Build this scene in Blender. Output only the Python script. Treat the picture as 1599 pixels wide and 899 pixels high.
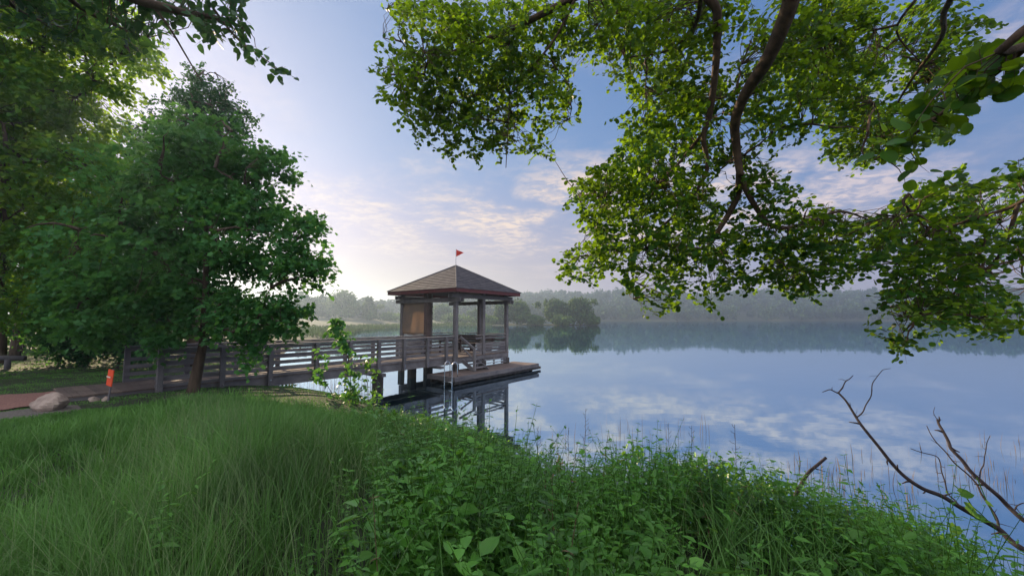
import bpy, math, random
import numpy as np
R = math.radians
sc = bpy.context.scene
for o in list(bpy.data.objects): bpy.data.objects.remove(o)

# ------------------------------------------------------------------ camera, sky, sun, exposure
F, CX, CY, HOR, ZC = 620.0, 799.5, 449.5, 497.0, 3.0
PITCH = math.atan((HOR - CY) / F)
cam = bpy.data.cameras.new('camera'); co = bpy.data.objects.new('camera', cam); sc.collection.objects.link(co)
cam.sensor_width = 36; cam.lens = 36 * F / 1599; cam.clip_start = 0.05; cam.clip_end = 6000
co.location = (0, 0, ZC); co.rotation_euler = (R(90) + PITCH, 0, 0); sc.camera = co

SUN_AZ, SUN_EL = R(-44.5), R(21.5)          # azimuth from +Y towards +X
SUNV = np.array([math.sin(SUN_AZ)*math.cos(SUN_EL), math.cos(SUN_AZ)*math.cos(SUN_EL), math.sin(SUN_EL)])
w = bpy.data.worlds.new('World'); sc.world = w; w.use_nodes = True
nt = w.node_tree; nt.nodes.clear(); N = nt.nodes.new; L = nt.links.new
wo = N('ShaderNodeOutputWorld'); bg = N('ShaderNodeBackground'); bg.inputs[1].default_value = 0.125
sky = N('ShaderNodeTexSky'); sky.sky_type = 'NISHITA'; sky.sun_disc = False
sky.sun_elevation = SUN_EL; sky.sun_rotation = SUN_AZ; sky.altitude = 60
sky.air_density = 1.0; sky.dust_density = 0.7; sky.ozone_density = 2.5
SKY_TINT = (.52, .83, 1.55, 1); SKY_K = (3.05, 2.5, 3.2)
# thin broken altocumulus, laid on a flat layer overhead (direction / height)
geo = N('ShaderNodeNewGeometry'); sep = N('ShaderNodeSeparateXYZ'); neg = N('ShaderNodeVectorMath'); neg.operation = 'SCALE'
neg.inputs['Scale'].default_value = -1.0
tc = N('ShaderNodeTexCoord'); L(tc.outputs['Generated'], sep.inputs[0])
zc_ = N('ShaderNodeMath'); zc_.operation = 'MAXIMUM'; zc_.inputs[1].default_value = 0.02; L(sep.outputs[2], zc_.inputs[0])
za = N('ShaderNodeMath'); za.operation = 'ADD'; za.inputs[1].default_value = 0.10; L(zc_.outputs[0], za.inputs[0])
dx = N('ShaderNodeMath'); dx.operation = 'DIVIDE'; L(sep.outputs[0], dx.inputs[0]); L(za.outputs[0], dx.inputs[1])
dy = N('ShaderNodeMath'); dy.operation = 'DIVIDE'; L(sep.outputs[1], dy.inputs[0]); L(za.outputs[0], dy.inputs[1])
cmb = N('ShaderNodeCombineXYZ'); L(dx.outputs[0], cmb.inputs[0]); L(dy.outputs[0], cmb.inputs[1])
def wnoise(scale, detail, rough, off, dist=0.0, sx=1.0):
    mp = N('ShaderNodeMapping'); mp.inputs['Location'].default_value = off; mp.inputs['Scale'].default_value = (sx, 1, 1)
    L(cmb.outputs[0], mp.inputs[0])
    n = N('ShaderNodeTexNoise'); n.inputs['Scale'].default_value = scale; n.inputs['Detail'].default_value = detail
    n.inputs['Roughness'].default_value = rough; n.inputs['Distortion'].default_value = dist; L(mp.outputs[0], n.inputs[0]); return n
def wramp(src, a, b):
    m = N('ShaderNodeMapRange'); m.interpolation_type = 'SMOOTHSTEP'
    m.inputs['From Min'].default_value = a; m.inputs['From Max'].default_value = b; L(src, m.inputs[0]); return m.outputs[0]
def wmath(op, a, b):
    m = N('ShaderNodeMath'); m.operation = op
    for i, v in enumerate((a, b)):
        if isinstance(v, (int, float)): m.inputs[i].default_value = v
        else: L(v, m.inputs[i])
    return m.outputs[0]
CLOUD_OFF = (3.1, 1.7, 0)
big = wramp(wnoise(0.75, 3, .5, CLOUD_OFF, .3).outputs[0], .50, .70)
mid = wramp(wnoise(2.0, 6, .62, (1.3, 4.2, 0), .5).outputs[0], .36, .62)
fine = wramp(wnoise(13, 4, .6, (7, 2, 0), .5, .8).outputs[0], .36, .64)
# one larger bank over the far end of the lake
bm = N('ShaderNodeMapping'); bm.vector_type = 'TEXTURE'; bm.inputs['Location'].default_value = (.75, 2.75, 0); bm.inputs['Rotation'].default_value = (0, 0, R(-16)); bm.inputs['Scale'].default_value = (2.1, .95, 1)
L(cmb.outputs[0], bm.inputs[0]); bl_ = N('ShaderNodeVectorMath'); bl_.operation = 'LENGTH'; L(bm.outputs[0], bl_.inputs[0])
bank = wramp(wmath('ADD', bl_.outputs['Value'], wmath('MULTIPLY', wnoise(1.3, 4, .6, (2, 9, 0)).outputs[0], .7)), 1.65, .85)
cl = wmath('MULTIPLY', wmath('MAXIMUM', wmath('MULTIPLY', big, .75), bank), wmath('MULTIPLY', mid, wmath('ADD', wmath('MULTIPLY', fine, .75), .30)))
# the layer thins out right at the horizon
cl = wmath('MULTIPLY', cl, wramp(sep.outputs[2], .04, .13))
cl = wmath('MULTIPLY', cl, .9)
# added fill: unseen bright cloud overhead and behind the camera lifts shaded foliage
fill_veil = wmath('MULTIPLY', wmath('MAXIMUM', wmath('MULTIPLY', wramp(sep.outputs[2], .60, .82), .85), wramp(sep.outputs[1], .15, -.35)), wmath('ADD', .55, wmath('MULTIPLY', mid, .4)))
fill_veil = wmath('MULTIPLY', fill_veil, wramp(sep.outputs[2], .03, .3))
tint = N('ShaderNodeMix'); tint.data_type = 'RGBA'; tint.blend_type = 'MULTIPLY'; tint.inputs[0].default_value = 1
L(sky.outputs[0], tint.inputs[6]); 
hzn = N('ShaderNodeMix'); hzn.data_type = 'RGBA'; hzn.inputs[7].default_value = SKY_TINT
sunny = N('ShaderNodeVectorMath'); sunny.operation = 'DOT_PRODUCT'; L(tc.outputs['Generated'], sunny.inputs[0]); sunny.inputs[1].default_value = tuple(SUNV)
hcol = N('ShaderNodeMix'); hcol.data_type = 'RGBA'; L(wramp(sunny.outputs['Value'], .2, .92), hcol.inputs[0]); hcol.inputs[6].default_value = (1.0, .90, 1.25, 1); hcol.inputs[7].default_value = (1.35, .88, .24, 1)
L(hcol.outputs[2], hzn.inputs[6]); L(wramp(sep.outputs[2], .02, .40), hzn.inputs[0]); L(hzn.outputs[2], tint.inputs[7])
# soft shoulder: keeps the bright quarter round the sun from outshining the rest of the sky
def vmath(op, a, b):
    m = N('ShaderNodeVectorMath'); m.operation = op
    for i, v in enumerate((a, b)):
        if isinstance(v, tuple): m.inputs[i].default_value = v
        else: L(v, m.inputs[i])
    return m.outputs[0]
soft = vmath('DIVIDE', tint.outputs[2], vmath('ADD', vmath('DIVIDE', tint.outputs[2], SKY_K), (1, 1, 1)))
# forward-lit clouds: brighter towards the sun
dot = N('ShaderNodeVectorMath'); dot.operation = 'DOT_PRODUCT'; L(tc.outputs['Generated'], dot.inputs[0]); dot.inputs[1].default_value = tuple(SUNV)
glow = wramp(dot.outputs['Value'], -.2, 1.0)
cc = N('ShaderNodeMix'); cc.data_type = 'RGBA'; L(glow, cc.inputs[0])
cc.inputs[6].default_value = (3.6, 2.95, 2.9, 1); cc.inputs[7].default_value = (3.6, 2.85, 2.25, 1)
mx = N('ShaderNodeMix'); mx.data_type = 'RGBA'; L(cl, mx.inputs[0]); L(soft, mx.inputs[6]); L(cc.outputs[2], mx.inputs[7])
mv = N('ShaderNodeMix'); mv.data_type = 'RGBA'; L(fill_veil, mv.inputs[0]); L(mx.outputs[2], mv.inputs[6]); mv.inputs[7].default_value = (6.6, 6.3, 6.3, 1)
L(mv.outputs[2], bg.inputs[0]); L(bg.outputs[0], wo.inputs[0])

sl = bpy.data.lights.new('sun', 'SUN'); so = bpy.data.objects.new('sun', sl); sc.collection.objects.link(so)
sl.energy = 4.6; sl.angle = R(0.6); sl.color = (1.0, .78, .50)
from mathutils import Vector
so.rotation_euler = Vector(tuple(SUNV)).to_track_quat('Z', 'Y').to_euler(); so.location = tuple(SUNV * 60)
so['kind'] = 'helper'
vs = sc.view_settings; vs.view_transform = 'Standard'; vs.look = 'None'; vs.gamma = 1; vs.use_curve_mapping = False
vs.exposure = 1.08
cy = sc.cycles
cy.max_bounces = 6; cy.diffuse_bounces = 3; cy.glossy_bounces = 3; cy.transmission_bounces = 4; cy.volume_bounces = 0
cy.transparent_max_bounces = 8; cy.sample_clamp_indirect = 4; cy.use_denoising = True; cy.caustics_reflective = False; cy.caustics_refractive = False

# ------------------------------------------------------------------ helpers
rng = np.random.default_rng(7)
random.seed(7)
def P(px, py, d):
    xc, yc = (px - CX) / F, (CY - py) / F
    c, s = math.cos(PITCH), math.sin(PITCH)
    X, Y, Z = xc, c - yc*s, s + yc*c
    return np.array([X*d/Y, d, ZC + Z*d/Y])
def Pn(pts, d):
    xc, yc = (pts[:, 0] - CX) / F, (CY - pts[:, 1]) / F
    c, s = math.cos(PITCH), math.sin(PITCH)
    Y, Z = c - yc*s, s + yc*c
    return np.stack([xc*d/Y, d + 0*xc, ZC + Z*d/Y], 1)
def norm(v):
    return v / np.maximum(np.linalg.norm(v, axis=-1, keepdims=True), 1e-9)
def sstep(x, a, b):
    t = np.clip((x - a) / (b - a), 0, 1); return t*t*(3 - 2*t)

def link(name, me, mat, parent=None, loc=None):
    o = bpy.data.objects.new(name, me); sc.collection.objects.link(o)
    if mat is not None and len(me.materials) == 0: me.materials.append(mat)
    if parent is not None: o.parent = parent
    if loc is not None: o.location = tuple(loc)
    return o
def wloc(o):
    p = np.zeros(3)
    while o is not None: p = p + np.array(o.location); o = o.parent
    return p
def tag(o, label=None, cat=None, group=None, kind=None):
    for k, v in (('label', label), ('category', cat), ('group', group), ('kind', kind)):
        if v: o[k] = v
    return o
def thing(name, loc, label, cat, group=None):
    o = bpy.data.objects.new(name, None); o.empty_display_size = .2; sc.collection.objects.link(o)
    o.location = tuple(loc); return tag(o, label, cat, group)

class MB:
    """collects verts / faces in world coordinates; build() links ONE mesh object"""
    def __init__(s): s.v = []; s.f = []; s.uv = None
    def add(s, vs_, fs):
        b = len(s.v); s.v += [tuple(float(c) for c in p) for p in vs_]; s.f += [[b + i for i in f] for f in fs]; return s
    def frame_box(s, o, ax, ay, az, j=0.0):
        """box from a corner o with three edge vectors"""
        o, ax, ay, az = map(lambda q: np.asarray(q, float), (o, ax, ay, az))
        p = [o, o+ax, o+ax+ay, o+ay, o+az, o+ax+az, o+ax+ay+az, o+ay+az]
        if np.dot(np.cross(ax, ay), az) < 0:
            p = [p[i] for i in (4, 5, 6, 7, 0, 1, 2, 3)]
        return s.add(p, [[3,2,1,0],[4,5,6,7],[0,1,5,4],[1,2,6,5],[2,3,7,6],[3,0,4,7]])
    def beam(s, a, b, wd, ht, up=(0,0,1)):
        """bar from a to b, wd across, ht along up, centred on the line"""
        a, b = np.asarray(a, float), np.asarray(b, float); d = b - a; dn = norm(d); up = np.asarray(up, float)
        side = norm(np.cross(dn, up)); u2 = np.cross(side, dn)
        return s.frame_box(a - side*wd/2 - u2*ht/2, d, side*wd, u2*ht)
    def tube(s, pts, rad, n=6, cap=True):
        pts = np.asarray(pts, float); rad = np.broadcast_to(np.asarray(rad, float), (len(pts),))
        t = norm(np.gradient(pts, axis=0)); ref = np.array([0.13, .21, .97]) if abs(t[0][2]) < .9 else np.array([1., .1, 0])
        b = len(s.v); a = np.linspace(0, 2*math.pi, n, endpoint=False)
        for p, tt, r in zip(pts, t, rad):
            sd = norm(np.cross(tt, ref)); u2 = np.cross(sd, tt); ref = u2 if abs(np.dot(u2, tt)) < .9 else ref
            for q in a: s.v.append(tuple(p + r*(sd*math.cos(q) + u2*math.sin(q))))
        for i in range(len(pts) - 1):
            for k in range(n):
                s.f.append([b+i*n+k, b+i*n+(k+1) % n, b+(i+1)*n+(k+1) % n, b+(i+1)*n+k])
        if cap:
            s.f.append([b + k for k in range(n)][::-1]); e = b + (len(pts)-1)*n; s.f.append([e + k for k in range(n)])
        return s
    def build(s, name, mat, parent=None, smooth=False, bevel=0.0, origin=None):
        off = wloc(parent) if parent is not None else (np.asarray(origin, float) if origin is not None else np.zeros(3))
        me = bpy.data.meshes.new(name)
        me.from_pydata([tuple(np.array(p) - off) for p in s.v], [], s.f); me.update()
        if smooth: me.polygons.foreach_set('use_smooth', [True]*len(me.polygons))
        o = link(name, me, mat, parent, None if parent is not None else off)
        if bevel:
            m = o.modifiers.new('bevel', 'BEVEL'); m.width = bevel; m.segments = 1; m.limit_method = 'ANGLE'
        return o

def np_mesh(name, verts, faces, mat, parent=None, tint=None, origin=None, smooth=False):
    """fast mesh from arrays; faces (M,k) all of one size; tint per face"""
    off = wloc(parent) if parent is not None else (np.asarray(origin, float) if origin is not None else np.zeros(3))
    me = bpy.data.meshes.new(name); k = faces.shape[1]; M = len(faces)
    me.vertices.add(len(verts)); me.vertices.foreach_set('co', (verts - off).astype(np.float32).ravel())
    me.loops.add(M*k); me.loops.foreach_set('vertex_index', faces.astype(np.int32).ravel())
    me.polygons.add(M); me.polygons.foreach_set('loop_start', np.arange(0, M*k, k, dtype=np.int32))
    me.update(calc_edges=True)
    if tint is not None:
        a = me.attributes.new('tint', 'FLOAT', 'FACE'); a.data.foreach_set('value', tint.astype(np.float32))
    if smooth: me.polygons.foreach_set('use_smooth', np.ones(M, bool))
    return link(name, me, mat, parent, None if parent is not None else off)

def toothed(n=13, teeth=.035):
    a = np.linspace(0, math.pi, n); x = .5 - .5*np.cos(a); y = .47*np.sin(a)**.85*(1 - .12*x); y[1:-1] *= 1 + teeth*np.where(np.arange(1, n-1) % 2, 1, -1); x[-1] = .97
    up = np.stack([x, y], 1); dn = np.stack([x[1:-1][::-1], -y[1:-1][::-1]], 1); T_ = np.vstack([up, dn]); K = len(T_)
    return T_, [list(range(n)), [0] + list(range(n-1, K))]
TOOTHED = toothed()
OVATE = (np.array([[0,0],[.28,.30],[.66,.24],[1,0],[.66,-.24],[.28,-.30]]), [[0,1,2,3],[0,3,4,5]])
LANCE = (np.array([[0,0],[.25,.19],[.62,.14],[1,0],[.62,-.14],[.25,-.19]]), [[0,1,2,3],[0,3,4,5]])
ROUND = (np.array([[0,0],[.16,.34],[.52,.48],[.86,.36],[1,0],[.86,-.36],[.52,-.48],[.16,-.34]]), [[0,1,2,3,4],[0,4,5,6,7]])
HEART = (np.array([[0,0],[-.14,.26],[.18,.5],[.6,.36],[1,0],[.6,-.36],[.18,-.5],[-.14,-.26]]), [[0,1,2,3,4],[0,4,5,6,7]])
LOBED = (np.array([[0,0],[.12,.42],[.42,.28],[.55,.55],[.74,.2],[1.02,0],[.74,-.2],[.55,-.55],[.42,-.28],[.12,-.42]]), [[0,1,2,3,4,5],[0,5,6,7,8,9]])
def leaf_arrays(c, d, n, ln, shape, fold=.18, curl=.15, wid=1.0):
    """c base points, d axis, n normal, ln length -> verts, faces"""
    T, FA = shape; K = len(T)
    d = norm(d); s_ = norm(np.cross(n, d)); n = np.cross(d, s_)
    ln = np.broadcast_to(ln, (len(c),)); wd = np.broadcast_to(wid, (len(c),))
    x, y = T[:, 0], T[:, 1]
    z = fold*np.abs(y) - curl*x*x
    v = (c[:, None, :] + ln[:, None, None]*(x[None, :, None]*d[:, None, :] + (y[None, :, None]*wd[:, None, None])*s_[:, None, :] + z[None, :, None]*n[:, None, :]))
    f = (np.arange(len(c))[:, None, None]*K + np.array(FA)[None]).reshape(-1, len(FA[0]))
    return v.reshape(-1, 3), f, len(FA)
def leaves(name, c, d, n, ln, shape, mat, parent=None, tint=None, origin=None, **kw):
    v, f, k = leaf_arrays(c, d, n, ln, shape, **kw)
    t = np.repeat(tint if tint is not None else rng.random(len(c)), k)
    return np_mesh(name, v, f, mat, parent, t, origin)

# ------------------------------------------------------------------ materials
def mat(name):
    m = bpy.data.materials.new(name); m.use_nodes = True; t = m.node_tree; t.nodes.clear()
    o = t.nodes.new('ShaderNodeOutputMaterial'); b = t.nodes.new('ShaderNodeBsdfPrincipled'); t.links.new(b.outputs[0], o.inputs[0])
    return m, t, b, o
def ramp(t, src, stops):
    r = t.nodes.new('ShaderNodeValToRGB'); e = r.color_ramp.elements
    while len(e) < len(stops): e.new(.5)
    for q, (p, c) in zip(e, stops): q.position = p; q.color = (*c, 1)
    t.links.new(src, r.inputs[0]); return r.outputs[0]
def noise(t, scale, detail=4, rough=.55, vec=None, coord='Object', stretch=None):
    n = t.nodes.new('ShaderNodeTexNoise'); n.inputs['Scale'].default_value = scale; n.inputs['Detail'].default_value = detail; n.inputs['Roughness'].default_value = rough
    if vec is None:
        c = t.nodes.new('ShaderNodeTexCoord'); vec = c.outputs[coord]
    if stretch:
        mp = t.nodes.new('ShaderNodeMapping'); mp.inputs['Scale'].default_value = stretch[:3]
        if len(stretch) > 3: mp.inputs['Rotation'].default_value = (0, 0, stretch[3])
        if len(stretch) > 3:
            m2 = t.nodes.new('ShaderNodeMapping'); m2.inputs['Rotation'].default_value = (0, 0, stretch[3]); mp.inputs['Rotation'].default_value = (0, 0, 0)
            t.links.new(vec, m2.inputs[0]); vec = m2.outputs[0]
        t.links.new(vec, mp.inputs[0]); vec = mp.outputs[0]
    t.links.new(vec, n.inputs[0]); return n.outputs[0]
def bump(t, b, src, strength, dist=.02):
    n = t.nodes.new('ShaderNodeBump'); n.inputs['Strength'].default_value = strength; n.inputs['Distance'].default_value = dist
    t.links.new(src, n.inputs['Height']); t.links.new(n.outputs[0], b.inputs['Normal'])
def mixc(t, fac, a, b, blend='MIX'):
    m = t.nodes.new('ShaderNodeMix'); m.data_type = 'RGBA'; m.blend_type = blend
    for i, v in ((0, fac), (6, a), (7, b)):
        if isinstance(v, (int, float)): m.inputs[i].default_value = v
        elif isinstance(v, tuple): m.inputs[i].default_value = (*v, 1)
        else: t.links.new(v, m.inputs[i])
    return m.outputs[2]
def leaf_mat(name, dark, light, trans, tf=.42, rough=.5, clump=.6, spec=.16):
    m, t, b, o = mat(name)
    a = t.nodes.new('ShaderNodeAttribute'); a.attribute_name = 'tint'
    col = ramp(t, a.outputs['Fac'], [(0, dark), (1, light)])
    g = t.nodes.new('ShaderNodeNewGeometry')
    nz = noise(t, clump, 2, .5, coord='Object')
    v = ramp(t, nz, [(.3, (.7, .7, .7)), (.7, (1.25, 1.2, 1.1))])
    col = mixc(t, 1.0, col, v, 'MULTIPLY')
    t.links.new(col, b.inputs['Base Color']); b.inputs['Roughness'].default_value = rough; b.inputs['Specular IOR Level'].default_value = spec
    tr = t.nodes.new('ShaderNodeBsdfTranslucent'); tcol = mixc(t, 1.0, ramp(t, a.outputs['Fac'], [(0, tuple(c*.75 for c in trans)), (1, trans)]), v, 'MULTIPLY'); t.links.new(tcol, tr.inputs[0])
    mx_ = t.nodes.new('ShaderNodeMixShader'); mx_.inputs[0].default_value = tf
    t.links.new(b.outputs[0], mx_.inputs[1]); t.links.new(tr.outputs[0], mx_.inputs[2]); t.links.new(mx_.outputs[0], o.inputs[0])
    return m
def plain(name, c1, c2, scale, rough=.8, stretch=None, bmp=.3, spec=.3, detail=5):
    m, t, b, o = mat(name)
    n = noise(t, scale, detail, .6, stretch=stretch)
    t.links.new(ramp(t, n, [(.3, c1), (.72, c2)]), b.inputs['Base Color'])
    b.inputs['Roughness'].default_value = rough; b.inputs['Specular IOR Level'].default_value = spec
    if bmp: bump(t, b, n, bmp)
    return m
def wood(name, c1, c2, ang=0.0, rough=.75):
    """weathered timber: fine grain along the piece plus blotchy staining"""
    m, t, b, o = mat(name)
    g = noise(t, 6, 6, .65, stretch=(.5, 14, 14, ang)); bl = noise(t, 1.7, 4, .6)
    gi = t.nodes.new('ShaderNodeNewGeometry')
    col = ramp(t, g, [(.25, c1), (.75, c2)])
    col = mixc(t, 1.0, col, ramp(t, bl, [(.3, (.62, .62, .64)), (.7, (1.15, 1.12, 1.08))]), 'MULTIPLY')
    col = mixc(t, 1.0, col, ramp(t, gi.outputs['Random Per Island'], [(0, (.78, .78, .8)), (1, (1.2, 1.17, 1.12))]), 'MULTIPLY')
    t.links.new(col, b.inputs['Base Color']); b.inputs['Roughness'].default_value = rough; b.inputs['Specular IOR Level'].default_value = .22; bump(t, b, g, .35, .01)
    return m
M = {}
A45 = R(-53.6)
M['timber'] = wood('grey weathered timber', (.096, .099, .122), (.262, .262, .29), A45)
M['timber_v'] = wood('grey weathered timber across', (.092, .095, .118), (.245, .245, .27), R(36.4))
M['deck'] = wood('worn deck boards', (.10, .080, .078), (.21, .170, .158), R(36.4))
M['pile'] = plain('dark soaked pile', (.03, .028, .03), (.085, .08, .085), 3, .7, (1, 1, .3), .4)
M['brownpost'] = wood('brown stained post', (.06, .045, .05), (.13, .10, .10), 0)
M['fascia'] = plain('maroon painted fascia', (.075, .014, .018), (.12, .022, .026), 4, .55, None, .1)
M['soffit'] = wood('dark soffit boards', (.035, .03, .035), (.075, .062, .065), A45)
M['ridge'] = plain('dark slate ridge', (.04, .042, .055), (.08, .08, .1), 4, .85, None, .2)
M['steel'] = plain('brushed ladder steel', (.55, .56, .58), (.7, .7, .72), 8, .25, None, 0); M['steel'].node_tree.nodes['Principled BSDF'].inputs['Metallic'].default_value = 1
M['flag'] = plain('red flag cloth', (.55, .03, .02), (.66, .05, .035), 5, .8, None, 0)
M['orange'] = plain('orange red board', (.75, .085, .03), (.85, .11, .045), 5, .6, None, 0)
M['paint_white'] = plain('pale lettering paint', (.7, .62, .55), (.78, .7, .64), 6, .6, None, 0)
M['bark'] = plain('brown furrowed bark', (.035, .026, .02), (.12, .09, .068), 9, .9, (1, 1, .25), .8)
M['alder_bark'] = plain('alder bark', (.03, .022, .017), (.13, .085, .055), 14, .85, (1, 1, .5), .7)
M['deadwood'] = plain('bare dead wood', (.014, .011, .013), (.05, .038, .04), 20, .8, None, .5)
M['leaf_maple'] = leaf_mat('maple leaf', (.026, .12, .043), (.078, .25, .076), (.16, .40, .06), .42)
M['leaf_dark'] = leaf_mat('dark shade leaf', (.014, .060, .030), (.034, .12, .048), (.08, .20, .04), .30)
M['leaf_left'] = leaf_mat('broad crown leaf', (.028, .135, .034), (.078, .25, .05), (.30, .50, .03), .52)
M['leaf_alder'] = leaf_mat('alder leaf', (.010, .052, .013), (.036, .13, .022), (.27, .47, .013), .46, .42, 1.1)
M['leaf_herb'] = leaf_mat('nettle leaf', (.012, .066, .014), (.115, .34, .050), (.22, .46, .035), .36, .36, 1.3, .4)
M['leaf_bright'] = leaf_mat('young leaf', (.04, .14, .02), (.08, .22, .03), (.18, .34, .03), .42)
M['grass'] = leaf_mat('meadow grass', (.045, .145, .030), (.15, .33, .10), (.17, .38, .06), .32, .5, 1.0)
M['hay'] = leaf_mat('flowering grass stem', (.11, .24, .09), (.30, .40, .21), (.22, .34, .12), .3, .7, 1.0)
M['leaf_far'] = leaf_mat('distant foliage', (.016, .042, .020), (.036, .085, .032), (.08, .14, .04), .16, .8, .05)
M['leaf_shore'] = leaf_mat('shore foliage', (.028, .070, .026), (.07, .145, .045), (.16, .26, .06), .3, .75, .12)
M['reed'] = leaf_mat('marsh reed', (.035, .075, .03), (.075, .125, .05), (.08, .13, .05), .35, .7, .1)
M['reed_red'] = leaf_mat('dead reed stem', (.12, .085, .06), (.27, .21, .14), (.3, .18, .1), .2, .7)
M['seed'] = plain('tan seed head', (.22, .13, .075), (.46, .31, .2), 30, .9, None, .2)

# ------------------------------------------------------------------ terrain
LAKE = np.array([(-40,100),(-38,125),(-30,150),(-20,166),(36,170),(40,178),(24,196),(-10,245),(10,330),(120,420),(300,450),(520,430),(760,330),(900,100),(700,-120),
 (200,-80),(60,-34),(15,-9),(7.0,-2),(5.6,1.0),(5.1,2.8),(4.3,4.3),(3.2,5.2),(1.9,5.9),(.6,6.7),(-.6,7.9),(-1.9,9.7),(-3.2,11.8),(-4.6,13.6),(-6.5,14.8),(-8.5,15.6),(-14,22),(-22,40),(-32,70)], float)
def lake_sd(x, y):
    """distance to the shore, positive on land"""
    p = np.stack([x, y], -1); best = np.full(x.shape, 1e9); ins = np.zeros(x.shape, bool)
    for a, b in zip(LAKE, np.roll(LAKE, -1, 0)):
        ab = b - a; t = np.clip(((p - a) @ ab) / (ab @ ab), 0, 1)
        best = np.minimum(best, np.linalg.norm(p - a - t[..., None]*ab, axis=-1))
        c = ((a[1] > y) != (b[1] > y)) & (x < (b[0]-a[0])*(y-a[1])/(b[1]-a[1] + 1e-12) + a[0]); ins ^= c
    return np.where(ins, -best, best)
def wave(x, y): return (np.sin(x*.9+1.3)*np.cos(y*.7+.4) + .6*np.sin(x*2.1-y*1.7) + .4*np.cos(x*3.9+y*3.1))
def H(x, y):
    x = np.asarray(x, float); y = np.asarray(y, float); sd = lake_sd(x, y); d = np.hypot(x, y)
    top = 1.04 + .38*np.exp(-((x)**2/30 + (y+.5)**2/50)) + .03*wave(x, y)
    near = top*(1 - np.exp(-np.maximum(sd, 0)/1.3))
    far = .5*(1 - np.exp(-np.maximum(sd, 0)/6)) + .3*wave(x*.05, y*.05)*sstep(sd, 5, 40)
    k = sstep(d, 30, 60); land = near*(1-k) + far*k
    prof = .12 + .88*sstep(x, -170, 130)
    land = land + 27*sstep(sd, 8, 190)*sstep(y, 250, 420)*prof*(1 + .13*wave(x*.017, y*.011)) + 3*sstep(sd, 20, 120)*sstep(d, 120, 220)
    bed = -1.6*(1 - np.exp(np.minimum(sd, 0)/2.2)) - .02
    return np.where(sd > 0, land, bed)
gx = 7*np.sinh(np.linspace(-5.3, 5.3, 300)); gy = 4 + 7*np.sinh(np.linspace(-3.3, 5.95, 300))
GX, GY = np.meshgrid(gx, gy); GZ = H(GX, GY)
vv = np.stack([GX.ravel(), GY.ravel(), GZ.ravel()], 1); ii = np.arange(300*300).reshape(300, 300)
ff = np.stack([ii[:-1, :-1], ii[:-1, 1:], ii[1:, 1:], ii[1:, :-1]], -1).reshape(-1, 4)
m, t, b, o_ = mat('soil and turf')
n1 = noise(t, 2.2, 6, .65); n2 = noise(t, .05, 4, .6)
c_ = ramp(t, n1, [(.3, (.012, .015, .008)), (.55, (.019, .034, .011)), (.75, (.040, .066, .020))])
c_ = mixc(t, 1.0, c_, ramp(t, n2, [(.3, (.8, .8, .8)), (.7, (1.2, 1.15, 1))]), 'MULTIPLY')
t.links.new(c_, b.inputs['Base Color']); b.inputs['Roughness'].default_value = .95; bump(t, b, n1, .6, .05)
g_ = np_mesh('ground', vv, ff, m, smooth=True); g_['kind'] = 'structure'

# water
m, t, b, o_ = mat('lake water')
b.inputs['Base Color'].default_value = (.008, .022, .036, 1); b.inputs['Roughness'].default_value = .5; b.inputs['Specular IOR Level'].default_value = 0
gl = t.nodes.new('ShaderNodeBsdfGlossy'); gl.inputs['Roughness'].default_value = .015; gl.inputs['Color'].default_value = (.66, .85, 1, 1)
lw = t.nodes.new('ShaderNodeLayerWeight'); lw.inputs['Blend'].default_value = .5
fr = t.nodes.new('ShaderNodeMapRange'); fr.inputs['To Min'].default_value = .45; fr.inputs['To Max'].default_value = .98; pw = t.nodes.new('ShaderNodeMath'); pw.operation = 'POWER'; pw.inputs[1].default_value = 1.6
t.links.new(lw.outputs['Facing'], pw.inputs[0]); t.links.new(pw.outputs[0], fr.inputs[0])
tcw = t.nodes.new('ShaderNodeTexCoord')
r1 = noise(t, .55, 3, .5, vec=tcw.outputs['Object'], stretch=(.5, 1.3, 1)); r2 = noise(t, 3.0, 3, .6, vec=tcw.outputs['Object'], stretch=(.6, 1.2, 1))
rs = t.nodes.new('ShaderNodeMath'); rs.operation = 'MULTIPLY_ADD'; rs.inputs[1].default_value = .16; t.links.new(r2, rs.inputs[0]); t.links.new(r1, rs.inputs[2])
pt_ = ramp(t, noise(t, .045, 4, .6, vec=tcw.outputs['Object'], stretch=(.4, 1.6, 1)), [(.42, (.05, .05, .05)), (.62, (.17, .17, .17))])
bn = t.nodes.new('ShaderNodeBump'); t.links.new(pt_, bn.inputs['Strength']); bn.inputs['Distance'].default_value = .03
t.links.new(rs.outputs[0], bn.inputs['Height']); t.links.new(bn.outputs[0], gl.inputs['Normal']); t.links.new(bn.outputs[0], lw.inputs['Normal'])
ms = t.nodes.new('ShaderNodeMixShader'); t.links.new(fr.outputs[0], ms.inputs[0]); t.links.new(b.outputs[0], ms.inputs[1]); t.links.new(gl.outputs[0], ms.inputs[2])
t.links.new(ms.outputs[0], o_.inputs[0])
wb = MB(); wb.add([(-80,-140,0),(950,-140,0),(950,480,0),(-80,480,0)], [[0,1,2,3]]); wt = wb.build('lake_water', m); wt['kind'] = 'structure'

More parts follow.
